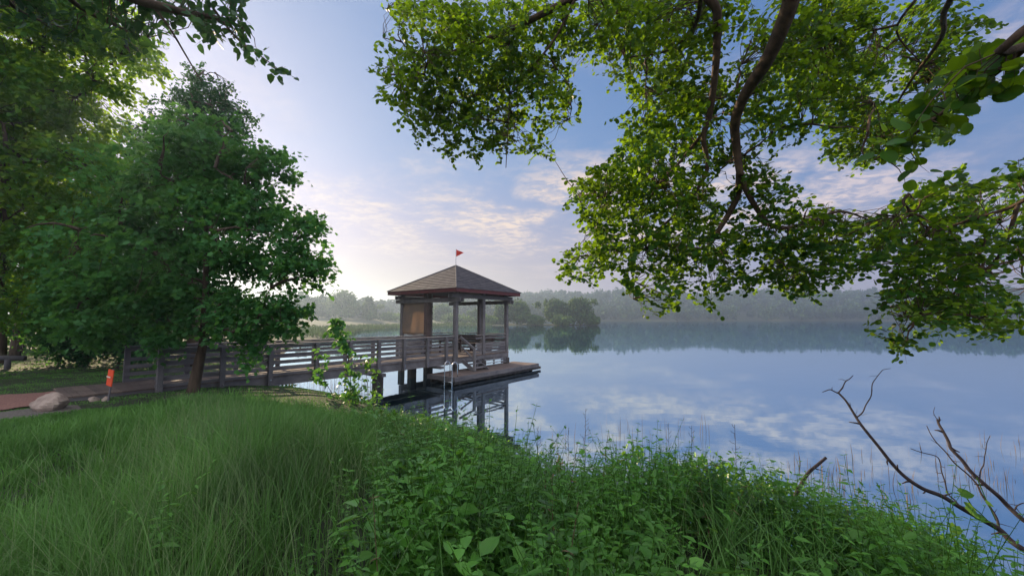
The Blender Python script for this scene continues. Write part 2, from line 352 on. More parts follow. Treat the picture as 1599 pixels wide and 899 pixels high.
# haze over the whole valley
hz = MB(); hz.frame_box((-1500,-170,-4), (3000,0,0), (0,1750,0), (0,0,64))
hm = bpy.data.materials.new('morning haze'); hm.use_nodes = True; t = hm.node_tree; t.nodes.clear()
ho = t.nodes.new('ShaderNodeOutputMaterial'); pv = t.nodes.new('ShaderNodeVolumePrincipled')
pv.inputs['Color'].default_value = (.53, .69, .96, 1); pv.inputs['Density'].default_value = .0009; pv.inputs['Anisotropy'].default_value = .6
t.links.new(pv.outputs[0], ho.inputs['Volume'])
ho_ = hz.build('haze', hm); ho_['kind'] = 'stuff'; ho_['label'] = 'thin morning haze over the lake and hills'

# ------------------------------------------------------------------ local frame of the jetty
G = np.array([-3.3, 23.2]); JA = R(53.6); U2 = np.array([math.cos(JA), math.sin(JA)]); V2 = np.array([-U2[1], U2[0]])
UX, VX, ZX = np.array([*U2, 0]), np.array([*V2, 0]), np.array([0, 0, 1.])
def J(u, v, z): return np.array([*(G + U2*u + V2*v), z])
S = 2.12
ZD, RAIL = 1.05, 1.06
def dz(u): return -.006*min(0, u + S)
def jbox(mb, u0, u1, v0, v1, z0, z1): return mb.frame_box(J(u0, v0, z0), UX*(u1-u0), VX*(v1-v0), ZX*(z1-z0))

# footbridge
UE = -15.3
br = thing('footbridge', J(UE, -1.06, .85), 'long grey timber footbridge with slatted railings running from the red path out to the pavilion', 'footbridge')
d_ = MB(); u = UE
while u < -S - .02:
    jbox(d_, u, min(u + .138, -S - .012), -S + .03, -.03, ZD + dz(u) - .04, ZD + dz(u) + random.uniform(-.002, .003)); u += .146
d_.build('deck', M['deck'], br)
for v in (-S + .06, -.14, -1.1):
    q = MB(); q.frame_box(J(UE + .05, v, ZD + dz(UE) - .34), UX*(-S - UE - .1) + ZX*(-dz(UE)), VX*.09, ZX*.298); q.build('girder', M['timber'], br)
def rail_run(parent, v, us, side, name='railing', uend0=None):
    """railing along u at line v, posts at us; side = +1 posts stand outside on -v"""
    q = MB(); a, b_ = us[0], us[-1]; A = lambda uu, z, vv=v: J(uu, vv, ZD + dz(uu) + z)
    a0 = a - .08; b0 = b_ + .08
    q.beam(A(a0, RAIL - .02), A(b0, RAIL - .02), .17, .045)
    q.beam(A(a0, RAIL - .11), A(b0, RAIL - .11), .045, .10)
    for h in (.22, .44, .66): q.beam(A(a0, h), A(b0, h), .035, .11)
    q.beam(A(a0, .035), A(b0, .035), .05, .09)
    r = q.build(name, M['timber'], parent)
    for uu in us:
        p = MB(); jbox(p, uu - .065, uu + .065, v - side*.025 - side*.12, v - side*.025, ZD + dz(uu) - .33, ZD + dz(uu) + RAIL - .05)
        po = p.build('post', M['timber_v'], r)
        for zz in (-.12, -.24):
            c = J(uu, v - side*.146, ZD + dz(uu) + zz); MB().tube([c, c - VX*side*.016], .02, 8).build('bolt', M['steel'], r)
    return r
near_t = [11.45, 10.0, 8.66, 7.12, 5.8, 4.52, 3.22, 1.88, .67, .1]
rail_run(br, -S + .05, [-S - q for q in near_t], 1)
far_t = [11.75, 10.3, 8.9, 7.5, 6.1, 4.7, 3.3, 1.9, .3]
rail_run(br, -.05, [-S - q for q in far_t], -1)
for tt, v in ((8.45, -S + .16), (4.4, -S + .16), (8.45, -.16), (1.13, -.16)):
    p = MB(); jbox(p, -S - tt - .16, -S - tt + .16, v - .16, v + .16, -1.8, ZD - .46); p.build('pile', M['pile'], br)
for tt in (8.45, 4.4, 1.13):
    p = MB(); jbox(p, -S - tt - .1, -S - tt + .1, -S - .25, .25, ZD - .455, ZD + dz(-S - tt) - .34); p.build('cross_beam', M['timber_v'], br)

# pavilion
pv_ = thing('pavilion', J(0, 0, ZD), 'open wooden lake pavilion with dark shingled pyramid roof and maroon eaves', 'pavilion')
fl = MB(); u = -S - .01
while u < S:
    jbox(fl, u, min(u + .138, S + .1), -S - .1, S + .1, ZD - .04, ZD + random.uniform(-.002, .003)); u += .146
fl.build('floor', M['deck'], pv_)
q = MB()
for v in (-S - .05, -.05, S - .05): jbox(q, -S - .02, S + .05, v, v + .1, ZD - .33, ZD - .045)
q.build('floor_frame', M['timber'], pv_)
ZE = 4.50; RE = 2.70; ZP = 6.08
posts = {(-1,-1),(1,-1),(-1,1),(1,1),(0,-1),(0,1),(-1,0),(1,0)}
for (a, c) in sorted(posts):
    p = MB(); k = .095 if (a, c) != (-1, 0) else .14
    jbox(p, a*S - k, a*S + k, c*S - k, c*S + k, ZD - .3 if (a, c) != (-1, 0) else ZD, ZE - .02)
    p.build('post', M['timber_v'] if (a, c) != (-1, 0) else M['brownpost'], pv_, bevel=.012)
    if (a, c) != (0, -1) or True:
        p = MB(); jbox(p, a*S - .13, a*S + .13, c*S - .13, c*S + .13, -1.8, ZD - .335); p.build('pile', M['pile'], pv_)
for c in (-1, 1):
    q = MB()
    for e in (-.13, .13): q.beam(J(-S - .42, c*S + e, 4.16), J(S + .42, c*S + e, 4.16), .06, .2)
    q.build('tie_beam', M['timber'], pv_)
    q = MB()
    for e in (-.13, .13): q.beam(J(c*S + e, -S - .42, 4.16 - .21), J(c*S + e, S + .42, 4.16 - .21), .06, .2)
    q.build('tie_beam', M['timber_v'], pv_)
# roof in overlapping shingle courses
m, t, b, o_ = mat('dark roof shingles')
uvn = t.nodes.new('ShaderNodeUVMap'); bt = t.nodes.new('ShaderNodeTexBrick'); t.links.new(uvn.outputs[0], bt.inputs[0])
bt.inputs['Scale'].default_value = 1; bt.inputs['Color1'].default_value = (.045, .044, .056, 1); bt.inputs['Color2'].default_value = (.078, .074, .088, 1)
bt.inputs['Mortar'].default_value = (.036, .036, .044, 1); bt.inputs['Mortar Size'].default_value = .012; bt.inputs['Brick Width'].default_value = .24; bt.inputs['Row Height'].default_value = .2
nn = noise(t, 2.5, 5, .6)
t.links.new(mixc(t, 1.0, bt.outputs[0], ramp(t, nn, [(.3, (.7, .7, .72)), (.7, (1.25, 1.2, 1.15))]), 'MULTIPLY'), b.inputs['Base Color'])
b.inputs['Roughness'].default_value = .8; b.inputs['Specular IOR Level'].default_value = .2; bump(t, b, bt.outputs['Fac'], -.5, .01); M['shingle'] = m
rv, rf, ruv = [], [], []
NC = 14
for k in range(4):
    ca, sa = [(1,0),(0,1),(-1,0),(0,-1)][k]
    def rp(n_, s_, z): return J(ca*n_ - sa*s_, sa*n_ + ca*s_, z)
    for i in range(NC):
        f0, f1 = i/NC, min(1, (i + 1.06)/NC)
        r0, r1 = (RE + .05)*(1 - f0) + (.010 if i else 0), (RE + .05)*(1 - f1)
        z0, z1 = ZE + (ZP - ZE)*f0 + .022, ZE + (ZP - ZE)*f1
        bb = len(rv)
        rv += [rp(r0, -r0, z0), rp(r0, r0, z0), rp(r1, r1, z1), rp(r1, -r1, z1), rp(r0, r0, z0 - .022), rp(r0, -r0, z0 - .022)]
        rf += [[bb, bb+1, bb+2, bb+3], [bb+5, bb+4, bb+1, bb]]
        off = random.random()*3
        ruv += [(-r0+off, .02+i*.2), (r0+off, .02+i*.2), (r1+off, .199+i*.2), (-r1+off, .199+i*.2), (-r0+off, .02), (r0+off, .02), (r0+off, .03), (-r0+off, .03)]
o0 = wloc(pv_); me = bpy.data.meshes.new('roof'); me.from_pydata([tuple(p - o0) for p in rv], [], rf); ul = me.uv_layers.new(name='UVMap')
ul.data.foreach_set('uv', np.array(ruv, np.float32).ravel()); roof = link('roof', me, M['shingle'], pv_)
q = MB()
for k in range(4):
    ca, sa = [(1,0),(0,1),(-1,0),(0,-1)][k]
    q.tube([J((ca - sa)*(RE+.05), (sa + ca)*(RE+.05), ZE + .02), J(0, 0, ZP + .03)], .028, 6)
q.build('ridge_cap', M['ridge'], roof)
q = MB(); q.add([J(a*RE, c*RE, ZE - .03) for a, c in ((-1,-1),(1,-1),(1,1),(-1,1))] + [J(0, 0, ZP - .12)], [[1,0,4],[2,1,4],[3,2,4],[0,3,4]])
q.build('soffit', M['soffit'], roof)
q = MB()
for (a, c, e, f_) in ((-1,-1,1,-1),(1,-1,1,1),(1,1,-1,1),(-1,1,-1,-1)):
    p0, p1 = J(a*RE, c*RE, ZE - .085), J(e*RE, f_*RE, ZE - .085); dd = norm(p1 - p0)
    q.beam(p0 - dd*.017, p1 - dd*.017, .034, .20)
q.build('fascia', M['fascia'], roof)
pole = MB().tube([J(0, 0, ZP - .05), J(0, 0, ZP + 1.0)], .016, 6).build('flagpole', M['steel'], pv_)
q = MB(); n_ = 8; top = []; bot = []
for i in range(n_ + 1):
    f0 = i/n_; off = np.array([.47*f0, -.10*f0 + .035*math.sin(f0*6), 0]); hh = .21*(1 - f0) + .003
    top.append(J(0, 0, ZP + .76 + hh) + off); bot.append(J(0, 0, ZP + .76 - hh) + off)
q.add(top + bot, [[i, i+1, n_+2+i, n_+1+i] for i in range(n_)])
fo = q.build('flag', M['flag'], pole); sm = fo.modifiers.new('thick', 'SOLIDIFY'); sm.thickness = .006
# pavilion railings
def face_rail(a, b_, name='railing', slats=(.14, .32, .5, .68), outside=None, low=None):
    q = MB(); a, b_ = np.asarray(a), np.asarray(b_)
    lift = lambda p, z: p + ZX*z
    q.beam(lift(a, RAIL - .02), lift(b_, RAIL - .02), .16, .045)
    q.beam(lift(a, RAIL - .17), lift(b_, RAIL - .17), .04, .09)
    for h in slats: q.beam(lift(a, h), lift(b_, h), .03, .13)
    return q.build(name, M['timber'], pv_)
E = S - .10
fr_ = face_rail(J(-.62, -S, ZD), J(S + .12, -S, ZD), slats=(.56, .40, .24, .08))
face_rail(J(S, -E, ZD), J(S, E, ZD)); face_rail(J(E, S, ZD), J(-E, S, ZD)); face_rail(J(-S, E, ZD), J(-S, .16, ZD))
# boarded skirt below the front railing, down to the bathing deck
q = MB()
for k, z in enumerate((.93, .79, .65, .50)):
    gap = k >= 1
    if not gap: q.beam(J(-.62, -S - .09, z), J(S + .05, -S - .09, z), .03, .13)
    else:
        for (a, c) in ((-.62, -.47), (.02, .16), (.78, .92), (1.5, S + .05)): q.beam(J(a, -S - .09, z), J(c, -S - .09, z), .03, .10)
        q.beam(J(-.62, -S - .105, z + .05), J(S + .05, -S - .105, z + .05), .02, .035)
q.build('skirt_boards', M['timber'], pv_)
# steps down to the bathing deck
st = MB()
for k in range(3):
    z = ZD - .17*(k + 1) - .02; v = -S - .12 - .27*(k + 1)
    st.beam(J(-1.70, v + .13, z), J(-.78, v + .13, z), .26, .04)
for uu in (-1.73, -.75): st.beam(J(uu, -S - .10, ZD - .2), J(uu, -S - 1.0, ZD - .70), .05, .2)
sto = st.build('steps', M['timber'], pv_)
for uu in (-1.80,):
    h = MB(); h.beam(J(uu, -S - .02, ZD + 1.0), J(uu, -S - .98, ZD + .44), .07, .11); h.beam(J(uu, -S - .1, ZD + .50), J(uu, -S - .95, ZD - .08), .05, .08)
    jbox(h, uu - .06, uu + .06, -S - 1.06, -S - .94, .42, ZD + .44); h.build('handrail', M['timber'], sto)
# bench and table inside
bn_ = thing('bench', J(1.5, 0, ZD), 'dark wooden bench standing inside the pavilion along its lake side', 'bench')
q = MB()
for k in range(3): jbox(q, 1.28 + .15*k, 1.41 + .15*k, -1.5, 1.5, ZD + .43, ZD + .47)
q.build('seat', M['brownpost'], bn_)
for v in (-1.3, 0, 1.3): q = MB(); jbox(q, 1.30, 1.70, v - .04, v + .04, ZD + .004, ZD + .428); q.build('leg', M['brownpost'], bn_)
q = MB()
for z in (.6, .76): jbox(q, 1.76, 1.79, -1.5, 1.5, ZD + z, ZD + z + .11)
for v in (-1.3, 0, 1.3): jbox(q, 1.79, 1.84, v - .03, v + .03, ZD + .40, ZD + .9)
q.build('backrest', M['brownpost'], bn_)
tb_ = thing('picnic_table', J(0, .3, ZD), 'dark wooden table standing in the middle of the pavilion floor', 'table')
q = MB()
for k in range(5): jbox(q, -.62 + .25*k - .11, -.62 + .25*k + .11, -.05, .7, ZD + .70, ZD + .74)
q.build('tabletop', M['brownpost'], tb_)
for (a, c) in ((-.6, .05), (.5, .05), (-.6, .6), (.5, .6)):
    q = MB(); jbox(q, a - .04, a + .04, c - .04, c + .04, ZD + .004, ZD + .698); q.build('leg', M['brownpost'], tb_)
# tarpaulin curtain hanging on the landward face
m, t, b, o_ = mat('brown tarpaulin')
nz = noise(t, 1.1, 4, .6); t.links.new(ramp(t, nz, [(.38, (.26, .22, .20)), (.5, (.36, .29, .24)), (.62, (.48, .34, .23))]), b.inputs['Base Color']); b.inputs['Roughness'].default_value = .6
tr = t.nodes.new('ShaderNodeBsdfTranslucent'); tr.inputs[0].default_value = (.66, .52, .40, 1); mm = t.nodes.new('ShaderNodeMixShader'); mm.inputs[0].default_value = .5
t.links.new(b.outputs[0], mm.inputs[1]); t.links.new(tr.outputs[0], mm.inputs[2]); t.links.new(mm.outputs[0], o_.inputs[0])
cv, cf = [], []; nu, nv = 30, 14
for i in range(nu + 1):
    for j in range(nv + 1):
        a, c = i/nu, j/nv
        pinch = .05*math.sin(c*math.pi)*(1 if a > .5 else -.4)
        v = .16 + (S - .16 - .08)*a - pinch*.4
        cv.append(J(-S - .01 + .014*math.sin(a*17 + c*2) * (.4 + .6*(1-c)) + .05*math.sin(a*3.1 + c*4), v, ZD + 1.08 + (3.93 - ZD - 1.08)*c + .03*math.sin(a*9)*(1 if j == nv else .2)))
for i in range(nu):
    for j in range(nv): k = i*(nv+1) + j; cf.append([k, k+nv+1, k+nv+2, k+1])
q = MB(); q.add(cv, cf); cu = q.build('tarpaulin', m, None, True, origin=J(-S, 1.1, ZD + 1.08)); tag(cu, 'brown translucent tarpaulin hanging between two posts of the pavilion', 'tarpaulin')
sm = cu.modifiers.new('thick', 'SOLIDIFY'); sm.thickness = .004

# bathing deck
bd = thing('bathing_deck', J(-.4, -2.86, .05), 'low wooden bathing deck just above the water below the pavilion', 'deck')
q = MB(); v = -3.75
while v < -2.0:
    jbox(q, -3.8, 3.02, v, v + .132, .345, .385 + random.uniform(-.002, .003)); v += .14
q.build('decking', M['deck'], bd)
q = MB()
jbox(q, -3.84, 3.06, -3.795, -3.753, .19, .39); jbox(q, -3.845, -3.803, -3.75, -1.95, .19, .39); jbox(q, 3.023, 3.065, -3.75, -1.95, .19, .39)
q.build('edge_board', M['timber'], bd)
for v in (-3.68, -3.0, -2.2): q = MB(); jbox(q, -3.75, 3.45, v, v + .12, .05, .185); q.build('joist', M['pile'], bd)
for uu in (-3.3, -1.2, 1.0, 2.6):
    for v in (-3.5, -2.3): MB().tube([J(uu, v, -1.7), J(uu, v, .045)], .12, 10).build('pile', M['pile'], bd)
ld = MB()
for v in (-3.72, -3.25):
    pts = [J(-3.62, v, .38)] + [J(-3.62 - .17 + .17*math.cos(a), v, .88 + .17*math.sin(a)) for a in np.linspace(0, math.pi, 9)] + [J(-3.96, v, .3), J(-3.96, v, -.9)]
    ld.tube(pts, .022, 8)
for z in (.18, -.08, -.35): ld.tube([J(-3.96, -3.72, z), J(-3.96, -3.25, z)], .018, 6)
ld.build('ladder', M['steel'], bd, True)

# ------------------------------------------------------------------ path, boulder, marker
def ribbon(name, cl_, wds, mat_, lift, n=40):
    cl_ = np.array(cl_, float); tt = np.linspace(0, len(cl_)-1, n); c = np.stack([np.interp(tt, range(len(cl_)), cl_[:, k]) for k in (0, 1)], 1)
    for _ in range(4): c[1:-1] = (c[:-2] + 2*c[1:-1] + c[2:])/4
    wd = np.interp(tt, range(len(wds)), wds); tg = norm(np.gradient(c, axis=0)); nn_ = np.stack([-tg[:, 1], tg[:, 0]], 1)
    K = 13; vs_ = []
    for i in range(n):
        for k in range(K):
            s_ = (k/(K-1) - .5)*(wd[i] + .12*math.sin(i*1.7)*(k in (0, K-1))); p = c[i] + nn_[i]*s_; vs_.append((p[0], p[1]))
    vs_ = np.array(vs_); z = H(vs_[:, 0], vs_[:, 1]) + lift; id_ = np.arange(n*K).reshape(n, K)
    f_ = np.stack([id_[:-1, :-1], id_[:-1, 1:], id_[1:, 1:], id_[1:, :-1]], -1).reshape(-1, 4)
    o = np_mesh(name, np.column_stack([vs_, z]), f_, mat_); o['kind'] = 'structure'; return c, wd
M['redgravel'] = plain('red gravel', (.17, .085, .075), (.36, .20, .17), 30, .95, None, .6, detail=8)
M['greygravel'] = plain('grey gravel verge', (.07, .065, .06), (.2, .185, .17), 26, .95, None, .6, detail=8)
ECL = J(UE, -1.06, 0)
path_c, path_w = ribbon('path', [ECL[:2] + U2*.1, ECL[:2] - U2*.5, (-12.1, 9.35), (-12.9, 8.1), (-14.0, 6), (-15.2, 3), (-16, 0)], [2.1, 2.2, 2.4, 2.5, 2.6, 2.7, 2.7], M['redgravel'], .034)
verge_c, verge_w = ribbon('verge', [(-9.6, 9.0), (-10.2, 8.2), (-11.2, 6.8), (-12.6, 4), (-13.4, 0)], [.7, 1.5, 1.6, 1.6, 1.6], M['greygravel'], .022)
def rock(name, c, sx, sy, sz, seed, mat_, label=None, cat=None, group=None, rot=0):
    r_ = np.random.default_rng(seed); nu, nv = 26, 15; vs_ = []; dirs = norm(r_.normal(size=(9, 3)) + np.array([0, 0, .25])); dist = r_.uniform(.58, .92, 9)
    for j in range(nv + 1):
        for i in range(nu):
            a, b2 = 2*math.pi*i/nu, math.pi*j/nv
            d = np.array([math.cos(a)*math.sin(b2), math.sin(a)*math.sin(b2), math.cos(b2)])
            k = 1.0; dp = dirs @ d
            for q_, w_ in zip(dp, dist):
                if q_ > .05: k = min(k, w_/q_)
            k *= 1 + .03*math.sin(7*d[0]+3*d[1]+seed) + .02*math.sin(17*d[1]+11*d[2])
            p = d*k*np.array([sx, sy, sz]); p = np.array([p[0]*math.cos(rot)-p[1]*math.sin(rot), p[0]*math.sin(rot)+p[1]*math.cos(rot), p[2]]); vs_.append(p)
    q = MB(); q.add(vs_, [[j*nu+i, (j+1)*nu+i, (j+1)*nu+(i+1) % nu, j*nu+(i+1) % nu] for j in range(nv) for i in range(nu)])
    q.v = [tuple(np.array(p) + c) for p in q.v]
    o = q.build(name, mat_, None, False, origin=c)
    return tag(o, label, cat, group)
M['stone'] = plain('pinkish field stone', (.22, .17, .15), (.46, .38, .33), 5, .9, None, .5, detail=8)
bp = P(76, 628, 8.7); rock('boulder', np.array([bp[0], bp[1], H(bp[0], bp[1]) + .11]), .33, .24, .27, 5, M['stone'], 'pinkish flat topped boulder lying in the grass beside the red path', 'boulder', rot=.35)
for k, (a, c, s_) in enumerate(((147, 617, .10), (165, 620, .08))):
    q = P(a, c, 9.75); rock('stone', np.array([q[0], q[1], H(q[0], q[1]) + .03]), s_*1.2, s_, s_, 20 + k, M['stone'], ['small pale stone by the bridge edge between boulder and orange marker', 'small pale stone at the foot of the orange marker'][k], 'stone', 'small stones beside the bridge')
mp_ = P(168, 622, 9.65); mz = H(mp_[0], mp_[1]); mk = thing('marker_post', (mp_[0], mp_[1], mz), 'leaning orange marker board on a thin post beside the footbridge', 'marker')
tip = P(178, 571, 9.6)
base = np.array([mp_[0], mp_[1], mz - .2]); ax_ = norm(tip - base)
MB().beam(base, base + ax_*(np.linalg.norm(tip - base) - .08), .032, .025, (0, 1, 0)).build('post', M['timber'], mk)
sd_ = norm(np.cross(ax_, np.array([.35, 1, 0])))
c0 = base + ax_*(np.linalg.norm(tip - base) - .47)
q = MB(); q.frame_box(c0 - sd_*.10 + np.array([-.01, -.045, 0]), sd_*.20, ax_*.38, np.cross(sd_, ax_)*.018); q.build('board', M['orange'], mk)
q = MB(); q.frame_box(c0 - sd_*.075 + ax_*.2 + np.array([-.02, -.072, 0]), sd_*.15, ax_*.03, np.cross(sd_, ax_)*.004); q.build('stripe', M['paint_white'], mk)
lg = P(8, 566, 15.5); q = MB(); z = H(lg[0], lg[1]); q.tube([(lg[0]-3, lg[1]-.6, z+.42), (lg[0]-1, lg[1]-.1, z+.44), (lg[0]+.5, lg[1]+.2, z+.40)], [.13, .12, .1], 10)
for xx in (-2.2, .1): jb = np.array([lg[0]+xx, lg[1], z]); q.tube([jb - ZX*.1, jb + ZX*.36], .09, 8)
tag(q.build('log_bench', M['timber'], None, True, origin=(lg[0], lg[1], z)), 'grey log rail on short posts in the dark grass behind the path', 'log bench')

# ------------------------------------------------------------------ trees
def arc(a, b_, sag, n=5, jit=.03):
    a, b_ = np.asarray(a, float), np.asarray(b_, float); t_ = np.linspace(0, 1, n)[:, None]; ln = np.linalg.norm(b_ - a)
    p = a + (b_ - a)*t_ + np.array([0, 0, sag*ln])*(4*t_*(1 - t_))
    p[1:-1] += rng.normal(size=(n - 2, 3))*jit*ln
    return p
class Tree:
    """limbs grow towards targets from the nearest wood already there; sprays of leaves sit at the tips"""
    def __init__(s): s.wood = MB(); s.nodes = np.zeros((0, 3)); s.C = []; s.D = []; s.Nn = []; s.Ln = []; s.T = []
    def limb(s, pts, r0, r1, n=8, keep=True, gam=1.0):
        pts = np.asarray(pts, float)
        if len(pts) > 2:                                   # Catmull-Rom style resampling
            t_ = np.arange(len(pts)); tt = np.linspace(0, len(pts)-1, (len(pts)-1)*5 + 1)
            out = []
            for x in tt:
                i = min(int(x), len(pts)-2); f = x - i
                p0, p1, p2, p3 = pts[max(i-1, 0)], pts[i], pts[i+1], pts[min(i+2, len(pts)-1)]
                out.append(.5*((2*p1) + (-p0+p2)*f + (2*p0-5*p1+4*p2-p3)*f*f + (-p0+3*p1-3*p2+p3)*f**3))
            pts = np.array(out)
        k = np.linspace(0, 1, len(pts))**gam
        s.wood.tube(pts, r0 + (r1 - r0)*k, n, True)
        if keep: s.nodes = np.vstack([s.nodes, pts[1:]])
        return pts
    def grow(s, targets, r0, r1, sag=.08, n=5, keep=True, sides=5, maxlen=9, jit=.04):
        for tg in targets:
            d = np.linalg.norm(s.nodes - tg, axis=1); i = int(np.argmin(d + .35*np.maximum(0, s.nodes[:, 2] - tg[2]) * 0)); 
            if d[i] > maxlen or d[i] < .02: continue
            p = arc(s.nodes[i], tg, sag, n, jit); s.wood.tube(p, np.linspace(r0, r1, n), sides, False)
            if keep: s.nodes = np.vstack([s.nodes, p[1:]])
    def sprays(s, tips, K, leaf, length, outdir=None, droop=.35, flat=.55, spread=.8, tint=None, lvar=.3, jit=.10, axis=0):
        n = len(tips); d = rng.normal(size=(n, 3)); d[:, 2] *= .5
        if outdir is not None: d = d*.7 + outdir
        d[:, 2] -= droop; d = norm(d); L_ = length*rng.uniform(.6, 1.3, n)
        up = norm(rng.normal(size=(n, 3))*flat + np.array([0, 0, 1])); sd = norm(np.cross(up, d))
        j = np.tile(np.arange(K), (n, 1)); t_ = (j + rng.random((n, K)))/K; sg = np.where(j % 2 == 0, 1.0, -1.0)
        base = tips[:, None, :] + d[:, None, :]*(L_[:, None]*(t_ - .5))[..., None] + np.array([0, 0, -1.])*(droop*.5*L_[:, None]*t_*t_)[..., None]
        base = base + rng.normal(size=base.shape)*(jit*L_[:, None, None])
        if axis:
            for p, dd_, l_ in zip(tips, d, L_): s.wood.tube([p - dd_*l_*.5, p + dd_*l_*.05 - ZX*droop*.12*l_, p + dd_*l_*.5 - ZX*droop*.5*l_], [axis, axis*.8, axis*.4], 3, False)
        ld_ = d[:, None, :]*(.55 + rng.normal(size=(n, K))*.25)[..., None] + sd[:, None, :]*(sg*spread)[..., None] + rng.normal(size=(n, K, 3))*.3
        ld_[..., 2] -= droop*.8*rng.random((n, K))
        nn_ = up[:, None, :] + rng.normal(size=(n, K, 3))*flat
        s.C.append(base.reshape(-1, 3)); s.D.append(ld_.reshape(-1, 3)); s.Nn.append(nn_.reshape(-1, 3))
        s.Ln.append((leaf*rng.uniform(1 - lvar, 1 + lvar, (n, K))).ravel())
        ti = (tint if tint is not None else rng.random(n))[:, None]*.6 + rng.random((n, K))*.4; s.T.append(ti.ravel())
    def twigs(s, tips, r=.006, maxlen=2.5, frac=1.0):
        """thin wood to each spray"""
        idx = np.arange(len(tips)) if frac >= 1 else rng.choice(len(tips), int(len(tips)*frac), replace=False)
        N_ = s.nodes
        for a in range(0, len(idx), 400):
            q = tips[idx[a:a+400]]; dd = np.linalg.norm(q[:, None] - N_[None], axis=2); mi = dd.argmin(1)
            for p, i, l in zip(q, mi, dd.min(1)):
                if .03 < l < maxlen: s.wood.tube(arc(N_[i], p, .06, 4, .05), np.linspace(r*1.6, r*.7, 4), 4, False)
    def build(s, name, base, label, cat, bark, leafm, shape, group=None, wname='trunk', cname='crown', **kw):
        th = thing(name, base, label, cat, group)
        if s.wood.v: s.wood.build(wname, bark, th, True)
        if s.C: leaves(cname, np.vstack(s.C), np.vstack(s.D), np.vstack(s.Nn), np.concatenate(s.Ln), shape, leafm, th, np.concatenate(s.T), **kw)
        return th
def lobes_points(lobes, n, shell=.55):
    """points spread through a union of ellipsoids, more of them towards the outside; returns points and outward directions"""
    vol = np.array([l[3]*l[4]*l[5] for l in lobes])**.8; pk = rng.choice(len(lobes), n, p=vol/vol.sum())
    lb = np.array([l[:6] for l in lobes])[pk]; d = norm(rng.normal(size=(n, 3))); r_ = rng.random(n)**shell
    return lb[:, :3] + d*lb[:, 3:]*r_[:, None], d
def pnoise(p, sc_, seed=0):
    """cheap smooth 3-D noise in 0..1 to open gaps in crowns"""
    r_ = np.random.default_rng(seed); out = np.zeros(len(p))
    for _ in range(7):
        k = r_.normal(size=3)*sc_; out += np.sin(p @ k + r_.random()*6.28)
    return .5 + out/9
def lobe(px, py, d, rx, ry=None, rz=None):
    p = P(px, py, d); return (*p, rx, ry or rx, rz or rx)
def in_poly(p, poly):
    poly = np.asarray(poly, float); x, y = p[:, 0], p[:, 1]; ins = np.zeros(len(p), bool)
    for a, b_ in zip(poly, np.roll(poly, -1, 0)):
        ins ^= ((a[1] > y) != (b_[1] > y)) & (x < (b_[0]-a[0])*(y-a[1])/(b_[1]-a[1] + 1e-12) + a[0])
    return ins
def poly_points(poly, n, d0, d1, seed=None, gap=None, gsc=2.0):
    """points through the solid that stands over a traced outline between two real distances"""
    poly = np.asarray(poly, float); lo, hi = poly.min(0), poly.max(0); out = []
    while sum(map(len, out)) < n:
        p = rng.uniform(lo, hi, (n*2, 2)); out.append(p[in_poly(p, poly)])
    p = np.vstack(out)[:n]; d = rng.uniform(d0, d1, n); q = Pn(p, d)
    if gap is not None:
        k = pnoise(q, gsc, seed or 1); q = q[k > gap]
    return q

# small maple in front of the bridge
T = Tree(); KS = .9; tb = P(300, 608, 10.8); tb[2] = H(tb[0], tb[1])
top1 = P(318, 520, 10.8); tp2 = P(322, 380, 10.9); tp3 = P(318, 200, 11.1)
T.limb([tb - ZX*.15, tb + (top1-tb)*.5 + np.array([.03, 0, 0]), top1, tp2, tp3], .155, .03, 10)
LB = [lobe(310,260,12.3,1.9,1.9,1.7), lobe(225,300,12.4,1.7,1.7,1.4), lobe(395,290,12,1.5,1.6,1.4), lobe(170,390,12.2,1.7,1.8,1.4), lobe(300,380,12,2.2,2.2,1.7), lobe(420,380,11.8,1.6,1.7,1.5),
      lobe(460,420,11.6,1.05,1.3,.9), lobe(200,460,12,1.7,1.7,1.2), lobe(290,480,12.1,1.7,1.7,.9), lobe(400,480,11.6,1.35,1.4,1.1), lobe(150,500,12.4,1.2,1.3,.8), lobe(455,490,11.5,.65,.8,.6),
      lobe(385,535,11.2,.42,.4,.75), lobe(330,215,12.2,1.2,1.2,.9), lobe(480,352,11.8,.5,.6,.3), lobe(415,250,12,.8,.8,.6), lobe(250,530,11.6,.7,.6,.4), lobe(130,450,12.6,1.1,1.2,.9)]
LB = [(*(np.array(l[:3])*KS + np.array([0, 0, ZC*(1-KS)])), *(np.array(l[3:])*KS)) for l in LB]
tg, _ = lobes_points(LB, 60, .4); T.grow(tg[np.argsort(np.linalg.norm(tg - top1, axis=1))], .045, .012, .10)
tips, od = lobes_points(LB, 3300, .42); k = pnoise(tips, 2.2, 3) > .44; tips, od = tips[k], od[k]
T.twigs(tips, .006, 2.5, .25)
T.sprays(tips, 16, .118, .62, od*.8, .30, .45)
T.build('maple_tree', tb, 'round crowned young maple standing in front of the footbridge railing', 'tree', M['bark'], M['leaf_maple'], LOBED)

